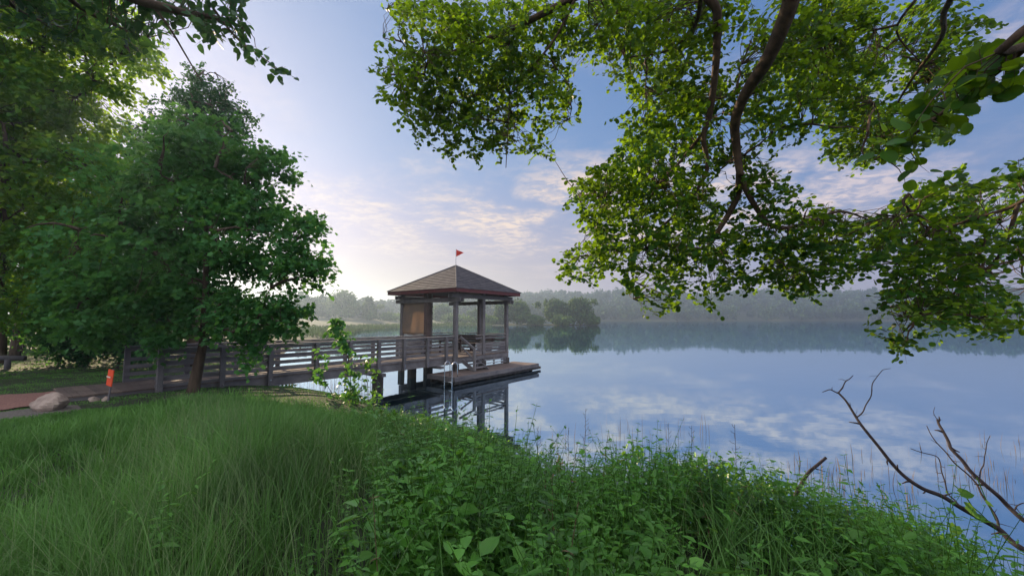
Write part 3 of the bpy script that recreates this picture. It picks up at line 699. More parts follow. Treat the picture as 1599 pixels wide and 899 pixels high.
# dark tree behind it
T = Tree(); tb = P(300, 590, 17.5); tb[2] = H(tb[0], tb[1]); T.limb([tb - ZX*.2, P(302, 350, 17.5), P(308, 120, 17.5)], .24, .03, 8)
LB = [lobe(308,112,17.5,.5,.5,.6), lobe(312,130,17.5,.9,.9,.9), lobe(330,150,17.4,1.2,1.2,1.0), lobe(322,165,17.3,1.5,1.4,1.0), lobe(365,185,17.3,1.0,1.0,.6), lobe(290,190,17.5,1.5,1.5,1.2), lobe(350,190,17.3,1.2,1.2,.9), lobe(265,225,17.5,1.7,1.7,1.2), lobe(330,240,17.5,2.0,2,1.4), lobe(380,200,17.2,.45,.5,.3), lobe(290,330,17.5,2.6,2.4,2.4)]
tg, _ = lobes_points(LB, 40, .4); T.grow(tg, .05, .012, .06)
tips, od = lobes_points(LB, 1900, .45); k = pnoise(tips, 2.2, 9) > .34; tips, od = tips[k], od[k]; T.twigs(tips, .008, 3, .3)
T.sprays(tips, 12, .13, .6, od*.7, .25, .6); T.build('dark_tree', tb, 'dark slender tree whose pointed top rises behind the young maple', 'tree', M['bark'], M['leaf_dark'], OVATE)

# tall broad tree at the left edge
T = Tree(); tb = np.array([-17.0, 12.5, 0]); tb[2] = H(tb[0], tb[1])
T.limb([tb - ZX*.2, tb + np.array([.2, 0, 4]), tb + np.array([.8, .2, 9]), tb + np.array([1.5, .3, 14])], .38, .08, 10)
LB = [lobe(40,80,12,2.2,2,1.6), lobe(130,40,11.5,1.8,1.8,1.2), lobe(30,190,12.5,2.4,2.2,1.7), lobe(120,150,12,1.6,1.6,1.0), lobe(60,290,12.5,2.4,2.2,1.5), lobe(-60,150,12,3,2.4,3), lobe(190,75,11.5,1.15,1.2,.65),
      lobe(130,240,12.3,1.2,1.3,.9), lobe(10,370,13,2.2,2,1.5), lobe(100,360,13,1.5,1.5,1.1), lobe(215,110,11.2,.75,.8,.4), lobe(60,10,11.5,2.2,2,1.2), lobe(-20,-80,11.5,3,2.4,2), lobe(165,130,11.5,.9,.9,.4), lobe(-40,470,14,2,2,1.2)]
tg, _ = lobes_points(LB, 70, .4); tg = tg[np.argsort(np.linalg.norm(tg - (tb + ZX*6), axis=1))]; T.grow(tg, .06, .014, .10)
tips, od = lobes_points(LB, 5600, .42); k = (pnoise(tips, 2.2, 14) > .36); tips, od = tips[k], od[k]
T.twigs(tips, .007, 2.5, .25); T.sprays(tips, 13, .135, .65, od*.7, .3, .5)
T.build('broad_tree', tb, 'tall broadleaf tree at the left edge with sunlight breaking through its crown', 'tree', M['bark'], M['leaf_left'], OVATE, wid=1.15)

# dark bank of trees and bushes behind the path
LBL = ['dark bushy tree standing behind the red path at the left edge', 'dark bushy tree between the left edge tree and the young maple', 'low dark bush behind the landward end of the footbridge', 'broad dark bush behind the path between the slim trunk and the bridge end', 'sunny light green bush at the far left edge beyond the slim trunk', 'dense dark tree farther back behind the young maple']
for k_, (px, d, lob, lf) in enumerate([
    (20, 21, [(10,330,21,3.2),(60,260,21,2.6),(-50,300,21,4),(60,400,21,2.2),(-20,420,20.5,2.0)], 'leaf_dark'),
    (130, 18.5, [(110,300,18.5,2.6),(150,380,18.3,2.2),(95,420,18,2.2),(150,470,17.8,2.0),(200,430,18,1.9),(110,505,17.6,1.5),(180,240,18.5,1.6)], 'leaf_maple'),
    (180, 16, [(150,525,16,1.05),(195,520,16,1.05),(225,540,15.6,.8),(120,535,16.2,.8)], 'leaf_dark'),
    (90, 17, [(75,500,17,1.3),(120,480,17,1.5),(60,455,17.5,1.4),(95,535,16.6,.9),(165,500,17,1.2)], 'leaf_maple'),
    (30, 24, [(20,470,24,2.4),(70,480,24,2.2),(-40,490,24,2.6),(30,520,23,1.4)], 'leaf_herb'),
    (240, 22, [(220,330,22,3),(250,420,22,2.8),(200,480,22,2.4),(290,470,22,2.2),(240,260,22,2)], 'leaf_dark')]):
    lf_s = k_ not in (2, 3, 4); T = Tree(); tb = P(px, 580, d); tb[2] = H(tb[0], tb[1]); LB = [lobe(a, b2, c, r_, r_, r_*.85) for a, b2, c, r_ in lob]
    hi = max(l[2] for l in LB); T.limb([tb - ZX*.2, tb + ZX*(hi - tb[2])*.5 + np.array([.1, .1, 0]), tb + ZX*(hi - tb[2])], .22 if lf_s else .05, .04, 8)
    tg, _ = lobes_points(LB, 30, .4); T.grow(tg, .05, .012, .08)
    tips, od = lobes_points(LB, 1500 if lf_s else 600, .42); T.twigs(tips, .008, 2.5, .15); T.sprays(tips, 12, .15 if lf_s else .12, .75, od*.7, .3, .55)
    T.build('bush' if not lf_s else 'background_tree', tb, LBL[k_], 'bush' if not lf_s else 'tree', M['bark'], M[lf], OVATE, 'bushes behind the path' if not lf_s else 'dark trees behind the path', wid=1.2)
# hedge that closes the field behind
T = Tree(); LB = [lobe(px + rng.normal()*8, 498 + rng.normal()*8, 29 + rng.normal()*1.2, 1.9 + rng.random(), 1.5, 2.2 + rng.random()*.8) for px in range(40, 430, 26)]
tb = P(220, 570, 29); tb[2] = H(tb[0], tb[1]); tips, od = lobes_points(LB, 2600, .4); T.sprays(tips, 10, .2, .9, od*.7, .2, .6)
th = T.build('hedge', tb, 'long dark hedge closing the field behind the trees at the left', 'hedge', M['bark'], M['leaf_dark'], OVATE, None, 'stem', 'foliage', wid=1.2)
for l in LB: zb = float(H(l[0], l[1])); MB().tube([(l[0], l[1], zb - .2), (l[0], l[1], l[2])], [.06, .03], 5).build('stem', M['bark'], th)
# slim trunk at the very edge with sunny undergrowth beyond
T = Tree(); tb = P(2, 572, 17); tb[2] = H(tb[0], tb[1]); T.limb([tb - ZX*.2, P(4, 500, 17), P(8, 300, 17), P(0, 100, 17)], .17, .06, 8)
LB = [lobe(0,150,17,2.2), lobe(15,60,17,2.4), lobe(-60,120,17,2.6)]; tips, od = lobes_points(LB, 500, .45); T.twigs(tips, .01, 4, .2); T.sprays(tips, 11, .15, .7, od*.7)
T.build('slim_tree', tb, 'slim straight trunk at the far left edge beside the sunny clearing', 'tree', M['bark'], M['leaf_left'], OVATE)

# beech boughs reaching in overhead from the left; its trunk stands beside the camera
T = Tree(); tb = np.array([-5.2, -1.0, 0]); tb[2] = H(tb[0], tb[1])
T.limb([tb - ZX*.2, tb + np.array([.1, .1, 3]), tb + np.array([.3, .4, 6]), tb + np.array([.5, .8, 9])], .32, .12, 10)
n0 = tb + np.array([.2, .3, 5])
T.limb([n0, P(-120,-200,2.6), P(60,-80,3.0), P(190,-10,3.3), P(280,18,3.5), P(345,30,3.6), P(388,48,3.65)], .09, .006, 7)
T.limb([P(230,0,3.4), P(262,40,3.5), P(295,95,3.6), P(315,128,3.7)], .014, .004, 5)
T.limb([P(310,-20,3.4), P(345,30,3.5), P(375,65,3.6), P(410,90,3.7), P(440,112,3.75)], .014, .003, 5)
T.limb([P(60,-80,3.0), P(110,0,3.4), P(180,40,3.7), P(228,60,3.9)], .03, .006, 6)
T.limb([P(-60,-100,3.0), P(20,10,3.6), P(100,45,4)], .03, .006, 6)
pt = []
for line, n, j in (([(255,0),(300,20),(345,32),(388,45)], 26, 9), ([(235,5),(262,30),(255,45)], 9, 10), ([(360,45),(410,90),(440,112)], 9, 3), ([(300,30),(320,45),(335,50)], 8, 8), ([(300,-20),(370,0),(390,20)], 14, 10), ([(150,0),(190,30),(235,62)], 26, 12), ([(10,-10),(60,15),(110,40)], 22, 18), ([(180,-30),(250,-10)], 16, 14), ([(20,-40),(150,-30)], 26, 20)):
    line = np.array(line, float); t_ = rng.random(n)*(len(line)-1); p = np.stack([np.interp(t_, range(len(line)), line[:, i]) for i in (0, 1)], 1) + rng.normal(size=(n, 2))*j
    pt.append(Pn(p, rng.uniform(3.35, 3.85, n)))
tips = np.vstack(pt); T.twigs(tips, .003, .6); T.sprays(tips, 6, .084, .22, None, .5, .5, .7, jit=.04, axis=.0016)
tips = np.array([[-3.8, 1.5, 6.5]]) + rng.normal(size=(120, 3))*np.array([1.1, 1.0, .7]); T.twigs(tips, .004, 2, .5); T.sprays(tips, 9, .09, .35)
T.build('beech_tree', tb, 'beech boughs with dark pointed leaves reaching in at the top left corner', 'tree', M['bark'], M['leaf_dark'], OVATE, cname='foliage')

# alder overhanging from the right: trunk beside the camera, drooping limbs over the shore
T = Tree(); tb = np.array([4.1, -1.6, 0]); tb[2] = H(tb[0], tb[1])
T.limb([tb - ZX*.2, tb + np.array([-.1, .2, 3]), tb + np.array([-.3, .5, 6]), tb + np.array([-.5, .7, 9.5])], .36, .16, 12)
T.limb([tb + np.array([-.25, .45, 5.4]), np.array([3.0, 1.2, 7.0]), P(1252,-90,3.1), P(1236,0,3.4), P(1200,90,3.8), P(1165,145,4.2), P(1148,190,4.5), P(1150,230,4.7), P(1156,275,4.8)], .095, .040, 10)
T.limb([P(1156,270,4.8), P(1150,310,5), P(1125,355,5.1), P(1100,388,5.2), P(1060,380,5.4)], .05, .012, 8)
T.limb([P(1156,272,4.8), P(1172,310,4.9), P(1205,352,5.0), P(1250,352,5.1), P(1310,330,5.3), P(1360,345,5.5)], .042, .010, 8)
T.limb([tb + np.array([-.3, .55, 6.5]), np.array([2.6, 1.8, 7.6]), P(1116,-60,3.9), P(1120,20,4.2), P(1118,100,4.5), P(1108,180,4.8), P(1098,215,4.9), P(1104,265,5.0), P(1072,318,5.2), P(1020,365,5.5), P(985,395,5.7)], .062, .010, 8)
T.limb([P(1100,205,4.9), P(1060,255,5.1), P(1020,300,5.3), P(1000,350,5.5)], .022, .007, 6)
T.limb([tb + np.array([-.35, .6, 7]), np.array([1.6, 2.2, 7.9]), P(1010,-60,4.8), P(900,-5,5.2), P(800,45,5.5), P(700,85,5.8), P(640,112,6.0), P(600,118,6.1)], .085, .008, 8)
T.limb([P(900,-5,5.2), P(860,70,5.3), P(800,130,5.4), P(740,150,5.6), P(655,180,5.8)], .022, .006, 6)
T.limb([P(1095,-20,3.9), P(1085,40,4.6), P(1040,80,5), P(975,90,5.2)], .03, .008, 6)
T.limb([P(800,60,5.4), P(795,170,5.3), P(790,262,5.2)], .012, .005, 5)
T.limb([tb + np.array([-.2, .4, 4.8]), np.array([4.8, 1.5, 5.6]), P(1660,260,3.6), P(1590,318,4.0), P(1510,345,4.3), P(1440,372,4.6), P(1400,410,4.8)], .032, .008, 8)
T.limb([P(1590,318,4.0), P(1560,400,4.2), P(1500,450,4.4), P(1430,500,4.6), P(1395,535,4.7)], .022, .006, 6)
T.limb([np.array([4.3, 1.0, 6.4]), P(1520,-40,3.6), P(1470,60,4.6), P(1420,130,5.2), P(1380,200,5.6)], .04, .008, 7)
T.limb([P(1430,0,4.6), P(1400,50,4.9), P(1440,100,5.3)], .02, .006, 6)
T.limb([np.array([3.6, 0.2, 5.4]), P(1720,-40,1.0), P(1600,75,1.12), P(1560,110,1.2), P(1480,170,1.35), P(1420,215,1.45), P(1365,250,1.55)], .015, .003, 7)
PA = [(598,0),(592,60),(575,108),(588,150),(628,168),(632,205),(690,222),(700,245),(735,250),(800,232),(850,248),(872,215),(905,205),(940,165),(985,100),(1000,0)]
PB = [(930,-20),(1300,-20),(1292,110),(1270,200),(1205,245),(1225,290),(1300,330),(1392,345),(1372,410),(1310,438),(1240,468),(1190,440),(1150,452),(1112,490),(1040,490),(960,472),(940,435),(868,432),(882,398),(930,372),(892,312),(880,285),(955,255),(975,200),(935,168),(960,90)]
PC = [(1280,-20),(1620,-20),(1620,190),(1540,205),(1440,230),(1330,265),(1290,235),(1262,120)]
PD = [(1370,335),(1420,300),(1470,270),(1530,290),(1620,225),(1620,515),(1560,530),(1505,505),(1445,520),(1412,548),(1372,532),(1362,495),(1392,450),(1368,400)]
sec = np.vstack([poly_points(PA, 26, 5.0, 6.3), poly_points(PB, 46, 4.7, 6.6), poly_points(PC, 20, 4.3, 6.5), poly_points(PD, 22, 3.9, 5.2)])
T.grow(sec, .016, .005, .03, 6, maxlen=.95)
ta = poly_points(PA, 1400, 4.9, 6.4, 31, .37, 3.0); tbb = poly_points(PB, 3500, 4.3, 6.9, 32, .43, 2.8); tcc = poly_points(PC, 2000, 4.8, 7.2, 33, .34, 3.0); tdd = poly_points(PD, 640, 3.8, 5.6, 34, .44, 3.6)
over = np.stack([rng.uniform(.5, 5.5, 320), rng.uniform(.6, 3.5, 320), rng.uniform(7.2, 9.5, 320)], 1)       # the crown above the frame
for q_, K_ in ((ta, 12), (tbb, 13), (tcc, 12), (tdd, 12)):
    q_ = q_[[np.linalg.norm(T.nodes - p, axis=1).min() < .75 for p in q_]]; T.twigs(q_, .0035, .8, .8); T.sprays(q_, K_ + 2, .056, .36, None, .35, .42, .95, jit=.035, axis=.0022)
T.sprays(over, 14, .08, .5)
tn = np.vstack([Pn(np.array([[1590-k*4.6 + rng.normal()*16, 80 + k*3.4 + rng.normal()*20]]), 1.14 + .40*k/50 + rng.normal()*.05) for k in range(44)]); T.twigs(tn, .0018, .5); TN = Tree(); TN.sprays(tn, 4, .046, .12, None, .35, .55, .9, jit=.05, axis=.0012); T.wood.add(TN.wood.v, TN.wood.f)
alder = T.build('alder_tree', tb, 'alder with round leaves and drooping limbs overhanging the lake from the right', 'tree', M['alder_bark'], M['leaf_alder'], ROUND, cname='foliage', fold=.12)

leaves('near_foliage', np.vstack(TN.C), np.vstack(TN.D), np.vstack(TN.Nn), np.concatenate(TN.Ln), TOOTHED, M['leaf_alder'], alder, np.concatenate(TN.T), fold=.16, curl=.22)
# ------------------------------------------------------------------ far shore
def clump_crown(lobes, n, size, shell=.35):
    c, od = lobes_points(lobes, n, shell); nn_ = norm(od + rng.normal(size=od.shape)*.55); d = norm(np.cross(nn_, rng.normal(size=od.shape)))
    return c, d, nn_, size*rng.uniform(.6, 1.4, n)
FT = [  # px, top y, distance, half-width m, label
 (533, 452, 215, 9.5, 'broad misty tree on the far left shore beside the young maple'),
 (578, 463, 222, 5.5, 'narrower misty tree on the far left shore just left of the pavilion'),
 (497, 462, 232, 8, 'misty tree half hidden behind the right edge of the young maple'),
 (690, 474, 235, 7.0, 'pale misty tree seen through the pavilion beside the tarpaulin'),
 (742, 482, 225, 4.5, 'pointed misty tree seen through the right half of the pavilion'),
 (808, 466, 178, 6.0, 'round tree on the spit directly right of the pavilion posts'),
 (785, 473, 182, 4.0, 'tree on the spit partly behind the right pavilion post'),
 (866, 465, 182, 5.0, 'lighter rounded tree in the middle of the wooded spit'),
 (905, 462, 176, 6.5, 'largest dark tree at the outer end of the wooded spit')]
for px, ty, d, hw, lab in FT:
    tb = P(px, 505, d); tb[2] = max(.1, H(tb[0], tb[1])); zt = P(px, ty, d)[2]; h = zt - tb[2]
    LB = [(tb[0], tb[1], tb[2] + h*.66, hw*.8, hw*.8, h*.34), (tb[0]-hw*.45, tb[1], tb[2] + h*.42, hw*.6, hw*.7, h*.33), (tb[0]+hw*.45, tb[1], tb[2] + h*.40, hw*.6, hw*.7, h*.30), (tb[0]+hw*.1, tb[1]-hw*.3, tb[2] + h*.25, hw*.8, hw*.6, h*.24),
          (tb[0]-hw*.3, tb[1], tb[2]+h*.7, hw*.4, hw*.4, h*.2), (tb[0]+hw*.35, tb[1], tb[2]+h*.62, hw*.4, hw*.4, h*.2)]
    if px in (742, 578): LB = [(tb[0], tb[1], tb[2]+h*f_, hw*(1.05-f_), hw*(1.05-f_), h*.2) for f_ in (.2, .4, .58, .72, .83)]
    th = thing('shore_tree', tb, lab, 'tree', 'trees on the far shore and spit')
    MB().tube([tb - ZX*.5, tb + ZX*h*.7], [.5, .1], 6).build('trunk', M['bark'], th, True)
    LB += [(tb[0] + rng.normal()*hw*.5, tb[1] + rng.normal()*hw*.3, tb[2] + h*rng.uniform(.3, .85), hw*rng.uniform(.18, .34), hw*.3, h*rng.uniform(.08, .16)) for _ in range(12)]
    c, dd, nn_, ln = clump_crown(LB, 3400, .85); leaves('crown', c, dd, nn_, ln, OVATE, M['leaf_shore'], th, wid=1.5)
# low bushes on the spit
for k_, (px, d, hw, h, lab) in enumerate([(835, 174, 5, 4.5, 'low bush on the spit between the round tree and the lighter tree'), (880, 172, 5.5, 4.5, 'low bush at the water under the lighter tree of the spit'), (925, 173, 3.5, 4.5, 'low bush at the outermost tip of the wooded spit'), (765, 180, 6, 4, 'low bush seen between the right pavilion posts'), (715, 205, 9, 5, 'wide misty bush in the middle of the view through the pavilion'), (615, 215, 9, 5, 'misty bush on the far shore left of the tarpaulin')]):
    tb = P(px, 506, d); tb[2] = max(.1, H(tb[0], tb[1])); LB = [(tb[0], tb[1], tb[2]+h*.4, hw, hw*.8, h*.5), (tb[0]-hw*.4, tb[1], tb[2]+h*.6, hw*.5, hw*.5, h*.4)]
    c, dd, nn_, ln = clump_crown(LB, 900, .9); o = leaves('shore_bush', c, dd, nn_, ln, OVATE, M['leaf_shore'], None, origin=tb, wid=1.5); tag(o, lab, 'bush', 'bushes on the far shore and spit')
# forest on the hills
n = 5200; fx = rng.uniform(-520, 900, n); fy = rng.uniform(215, 760, n); sd = lake_sd(fx, fy); d = np.hypot(fx, fy)
k = (sd > 5) & ((sd < 240)) & (fx/fy < 1.75) & (fx/fy > -1.2) & ~((fy < 300) & (fx < 10) & (fx > -95)); fx, fy = fx[k], fy[k]; fz = H(fx, fy); n = len(fx)
hh = rng.uniform(11, 19, n)*np.where(fx < -60, .75, 1); ww = hh*rng.uniform(.24, .36, n); K = 46
di = norm(rng.normal(size=(n, K, 3))); rr = rng.random((n, K))**.3
c = np.stack([fx[:, None] + di[..., 0]*ww[:, None]*rr, fy[:, None] + di[..., 1]*ww[:, None]*rr, fz[:, None] + hh[:, None]*(.56 + .46*di[..., 2]*rr)], -1).reshape(-1, 3)
nn_ = norm(di.reshape(-1, 3) + rng.normal(size=(n*K, 3))*.5); dd = norm(np.cross(nn_, rng.normal(size=(n*K, 3))))
o = leaves('far_forest', c, dd, nn_, rng.uniform(2.0, 4.2, n*K), OVATE, M['leaf_far'], tint=np.repeat(rng.random(n), K)*.7 + rng.random(n*K)*.3, wid=1.6); o['kind'] = 'stuff'; o['label'] = 'hazy forest covering the hills behind the lake'
print('forest trees', n)
# reed bed along the far left shore
n = 26000; px_ = rng.uniform(-75, -8, n); py_ = rng.uniform(60, 176, n); sd = lake_sd(px_, py_); k = (sd > -2.5) & (sd < 9) ; px_, py_ = px_[k], py_[k]; n = len(px_)
c = np.stack([px_, py_, np.maximum(H(px_, py_), -.1)], 1); dd = norm(rng.normal(size=(n, 3))*.2 + np.array([0, 0, 1])); nn_ = norm(rng.normal(size=(n, 3))*np.array([1, 1, .1]))
o = leaves('reed_bed', c, dd, nn_, rng.uniform(.5, 1.25, n), LANCE, M['reed'], wid=.6); o['kind'] = 'stuff'; o['label'] = 'pale green reed bed along the misty far left shore'

# ------------------------------------------------------------------ grass and undergrowth
SIL = np.array([(0,648),(50,642),(120,634),(190,630),(245,620),(290,612),(330,614),(420,624),(455,634),(520,640),(590,646),(640,650),(700,662),(760,680),(820,705),(862,728),(900,738),(940,722),(985,700),(1040,700),(1120,702),(1180,712),(1240,742),(1290,775),(1350,795),(1420,805),(1480,820),(1540,860),(1580,890),(1620,905),(1900,960)], float)
def top_limit(x, y):
    px = CX + F*x/np.maximum(y, .3); ys = np.interp(px, SIL[:, 0], SIL[:, 1]); return ZC - (ys - HOR)/F*y*1.0
def blocked(x, y):
    u_ = (x - G[0])*U2[0] + (y - G[1])*U2[1]; v_ = (x - G[0])*V2[0] + (y - G[1])*V2[1]
    k = (u_ > UE - .1) & (u_ < 3) & (v_ > -S - .05) & (v_ < .1)
    for c, wd, tol in ((path_c, path_w, 0), (verge_c, verge_w, -.25)):
        for (a, b_, w_) in zip(c[:-1], c[1:], wd): 
            ab = b_ - a; t_ = np.clip(((x-a[0])*ab[0] + (y-a[1])*ab[1])/(ab @ ab + 1e-9), 0, 1)
            k |= np.hypot(x - a[0] - t_*ab[0], y - a[1] - t_*ab[1]) < w_/2 + tol - .03
    return k | (np.hypot((x - bp[0])/.5, (y - bp[1])/.36) < .8)
def blade_mesh(name, x, y, h, wd, mat_, lean=.35, z=None, tint=None):
    n = len(x); z = H(x, y) - .02 if z is None else z; a = rng.random(n)*6.283; le = rng.random(n)*lean*1.6; b_ = rng.random(n)*6.283
    dirx, diry = np.cos(a)*le, np.sin(a)*le; sx, sy = np.cos(b_)*wd/2, np.sin(b_)*wd/2
    base = np.stack([x, y, z], 1); out = []
    for f, wf in ((0, 1), (.45, .85), (.8, .5)):
        c = base + np.stack([dirx*h*f*f, diry*h*f*f, h*f*(1 - .25*le*f)], 1); o = np.stack([sx*wf, sy*wf, 0*sx], 1); out += [c - o, c + o]
    f = 1.0; tipv = base + np.stack([dirx*h, diry*h, h*(1 - .3*le)], 1); out += [tipv - np.stack([sx, sy, 0*sx], 1)*.08, tipv + np.stack([sx, sy, 0*sx], 1)*.08]
    V = np.stack(out, 1).reshape(-1, 3); i = np.arange(n)[:, None]*8
    Fc = np.stack([i + np.array([0, 1, 3, 2]), i + np.array([2, 3, 5, 4]), i + np.array([4, 5, 7, 6])], 1).reshape(-1, 4)
    return np_mesh(name, V, Fc, mat_, None, np.repeat(rng.random(n) if tint is None else tint, 3))
def herb_zone(x, y): return sstep(x + .40 + .40*y + .5*np.sin(y*.9), -.7, .7)
gx_, gy_, gh_, gw_, gt_ = [], [], [], [], []
for (n, x0, x1, y0, y1, h0, h1, wd) in ((60000, -5, 3, 1.2, 5, .14, .50, .008), (65000, -11, 0, 4, 9, .2, .62, .0125), (50000, -17, -2, 8, 15.5, .2, .6, .018), (60000, -34, -6, 13, 30, .2, .5, .036)):
    x, y = rng.uniform(x0, x1, n), rng.uniform(y0, y1, n); q_ = np.stack([x, y, 0*x], 1); cl_ = sstep(.5*pnoise(q_, 1.6, 5) + .5*pnoise(q_, 6.5, 6), .3, .7)
    k = (lake_sd(x, y) > .02) & (rng.random(n) > herb_zone(x, y)*.93) & (np.abs(x) < 1.6*y + 1.5) & ~blocked(x, y) & (rng.random(n) < .35 + cl_); x, y, cl_ = x[k], y[k], cl_[k]
    h = rng.uniform(h0, h1, len(x))*(.5 + 1.0*cl_)
    u_ = (x - G[0])*U2[0] + (y - G[1])*U2[1]; v_ = (x - G[0])*V2[0] + (y - G[1])*V2[1]
    tall = sstep(x + .62*y, -2.6, .6)*(v_ < -S); h = h*(.5 + .8*tall)                # mown near the path, meadow towards the shore
    h = np.where((v_ > 0) | (x < -9.5), h*.55, h)
    h = np.minimum(h, np.maximum(.05, top_limit(x, y) - H(x, y) + np.minimum(rng.exponential(.08, len(x)), .35)*(x > -7.5)))
    gx_.append(x); gy_.append(y); gh_.append(h); gw_.append(np.full(len(x), wd)*rng.uniform(.7, 1.3, len(x))); gt_.append(np.clip(.25*rng.random(len(x)) + .75*cl_, 0, 1))
gx_, gy_, gh_, gw_, gt_ = map(np.concatenate, (gx_, gy_, gh_, gw_, gt_))
o = blade_mesh('meadow_grass', gx_, gy_, gh_, gw_, M['grass'], .5, tint=gt_); o['kind'] = 'stuff'; o['label'] = 'soft green meadow grass on the bank at the left'
print('blades', len(gx_))
x, y = rng.uniform(-9, 1.5, 70000), rng.uniform(1.6, 14, 70000); cl_ = pnoise(np.stack([x, y, 0*x], 1), .9, 25); tall = sstep(x + .62*y, -2.8, .4)
k = (lake_sd(x, y) > .3) & ~blocked(x, y) & (np.abs(x) < 1.5*y + 1) & (rng.random(len(x)) < tall*sstep(cl_, .35, .65)) & (rng.random(len(x)) > herb_zone(x, y)*.9); x, y = x[k], y[k]
h = np.minimum(rng.uniform(.45, .95, len(x)), top_limit(x, y) - H(x, y) + .08); k = h > .25
o = blade_mesh('flowering_grass', x[k], y[k], h[k], .0013 + .0007*y[k], M['hay'], .4); o['kind'] = 'stuff'; o['label'] = 'pale flowering grass stems standing above the meadow'

def herbs(name, x, y, h, leaf, shape, mat_, label, K=8, wid=1.0, stemr=.0035, tint=None, droop=.35):
    n = len(x); base = np.stack([x, y, H(x, y) - .03], 1); lean = rng.normal(size=(n, 2))*.22
    f = (np.arange(K)[None] + .6 + rng.random((n, K))*.3)/K; f = .12 + .88*(f/ f.max())**.65
    node = base[:, None, :] + np.stack([lean[:, 0:1]*h[:, None]*f**1.6, lean[:, 1:2]*h[:, None]*f**1.6, h[:, None]*f], -1)
    ang = rng.random(n)[:, None]*6.28 + np.arange(K)[None]*1.571 + rng.normal(size=(n, K))*.25
    C_, D_, N_, Ln_, T_ = [], [], [], [], []
    ti = (rng.random(n) if tint is None else tint)[:, None]*.6 + .4*f**2.5
    for s_ in (0, math.pi):
        a = ang + s_ + rng.normal(size=(n, K))*.15; el = .35 - droop*(1.1 - f)*1.5 + rng.normal(size=(n, K))*.25
        D_.append(np.stack([np.cos(a)*np.cos(el), np.sin(a)*np.cos(el), np.sin(el)], -1).reshape(-1, 3))
        C_.append(node.reshape(-1, 3)); N_.append((np.stack([-np.cos(a)*np.sin(el), -np.sin(a)*np.sin(el), np.cos(el)], -1) + rng.normal(size=(n, K, 3))*.22).reshape(-1, 3))
        Ln_.append((leaf*(1.15 - .75*f**2.2)*rng.uniform(.6, 1.3, (n, K))*np.exp(rng.normal(size=(n, 1))*.28)).ravel()); T_.append(ti.ravel())
    v, fc, k = leaf_arrays(np.vstack(C_), np.vstack(D_), np.vstack(N_), np.concatenate(Ln_), shape, .2, .28, wid)
    tt = np.repeat(np.concatenate(T_), k)
    tipv = base + np.stack([lean[:, 0]*h, lean[:, 1]*h, h], 1); midv = base + np.stack([lean[:, 0]*h*.33, lean[:, 1]*h*.33, h*.5], 1)
    sv, sf = [], []
    for a_ in (0, 1.571):
        o_2 = np.array([math.cos(a_), math.sin(a_), 0])*stemr; sv.append(np.stack([base - o_2, base + o_2, midv - o_2*.8, midv + o_2*.8, tipv - o_2*.3, tipv + o_2*.3], 1))
    if len(shape[1][0]) == 4:
        b0 = len(v)
        for q_ in sv:
            i = np.arange(n)[:, None]*6 + b0; fc = np.vstack([fc, np.stack([i + np.array([0,1,3,2]), i + np.array([2,3,5,4])], 1).reshape(-1, 4)]); v = np.vstack([v, q_.reshape(-1, 3)]); b0 = len(v); tt = np.concatenate([tt, np.full(2*n, .2)])
    o = np_mesh(name, v, fc, mat_, None, tt); o['kind'] = 'stuff'; o['label'] = label; return o
MC = []
while len(MC) < 66:
    c = (rng.uniform(-5, 5.6), rng.uniform(1.2, 11)); 
    if all(math.hypot(c[0]-a[0], c[1]-a[1]) > (.72 + .07*c[1]) for a in MC) and lake_sd(np.array([c[0]]), np.array([c[1]]))[0] > .12: MC.append((*c, rng.uniform(.34, .60)*(1 + .06*c[1]), rng.uniform(.7, 1.3), rng.random()))
    elif rng.random() < .002: break
MC += [(-.2,2.2,.58,.95,.6), (.35,2.75,.55,1.0,.8), (.15,1.6,.45,.85,.4), (-.6,3.3,.6,1.0,.3), (.95,3.4,.5,1.05,.7), (.5,3.9,.5,.9,.5), (-.1,4.4,.55,1.0,.9)]
MC = np.array(MC)
def mounds(x, y):
    d = np.hypot(x[:, None] - MC[:, 0] + .10*np.sin(y*7)[:, None], y[:, None] - MC[:, 1] + .10*np.sin(x*8)[:, None])/MC[:, 2]; m_ = np.clip(1 - d*d, 0, 1)**.5*MC[:, 3]; i = m_.argmax(1)
    return m_.max(1), MC[i, 4]
def herb_spots(n, x0, x1, y0, y1, zone, hmin, hmax, slack=.07):
    x, y = rng.uniform(x0, x1, n), rng.uniform(y0, y1, n); sd = lake_sd(x, y); mo, cl_ = mounds(x, y); edge = sstep(y, 9, 11)
    k = (sd > -.12) & (rng.random(n) < zone(x, y)) & (np.abs(x) < 1.55*y + .8) & ~blocked(x, y) & (np.hypot(x, y) > 1.15) & (rng.random(n) < .04 + .96*np.clip(mo*1.2 + .6*edge, 0, 1))
    x, y, cl_, mo = x[k], y[k], cl_[k], mo[k]
    h = hmin + (hmax - hmin)*np.clip(mo*(.65 + .4*rng.random(len(x))) + .12*rng.random(len(x)) + .3*sstep(y, 9, 11), 0, 1.25); lim = top_limit(x, y) - H(x, y) + np.minimum(rng.exponential(slack, len(x)), .3); h = np.minimum(h, lim); k = h > .14
    return x[k], y[k], h[k], cl_[k]
x, y, h, c_ = herb_spots(28000, -5.2, 6.2, 1.0, 11, herb_zone, .10, 1.25); herbs('nettle_undergrowth', x, y, h, .064, LANCE, M['leaf_herb'], 'dense nettle and herb thicket along the shore', 10, 1.15, tint=np.clip(c_*.75 + rng.random(len(x))*.45 - .15, 0, 1)); print('herbs', len(x))
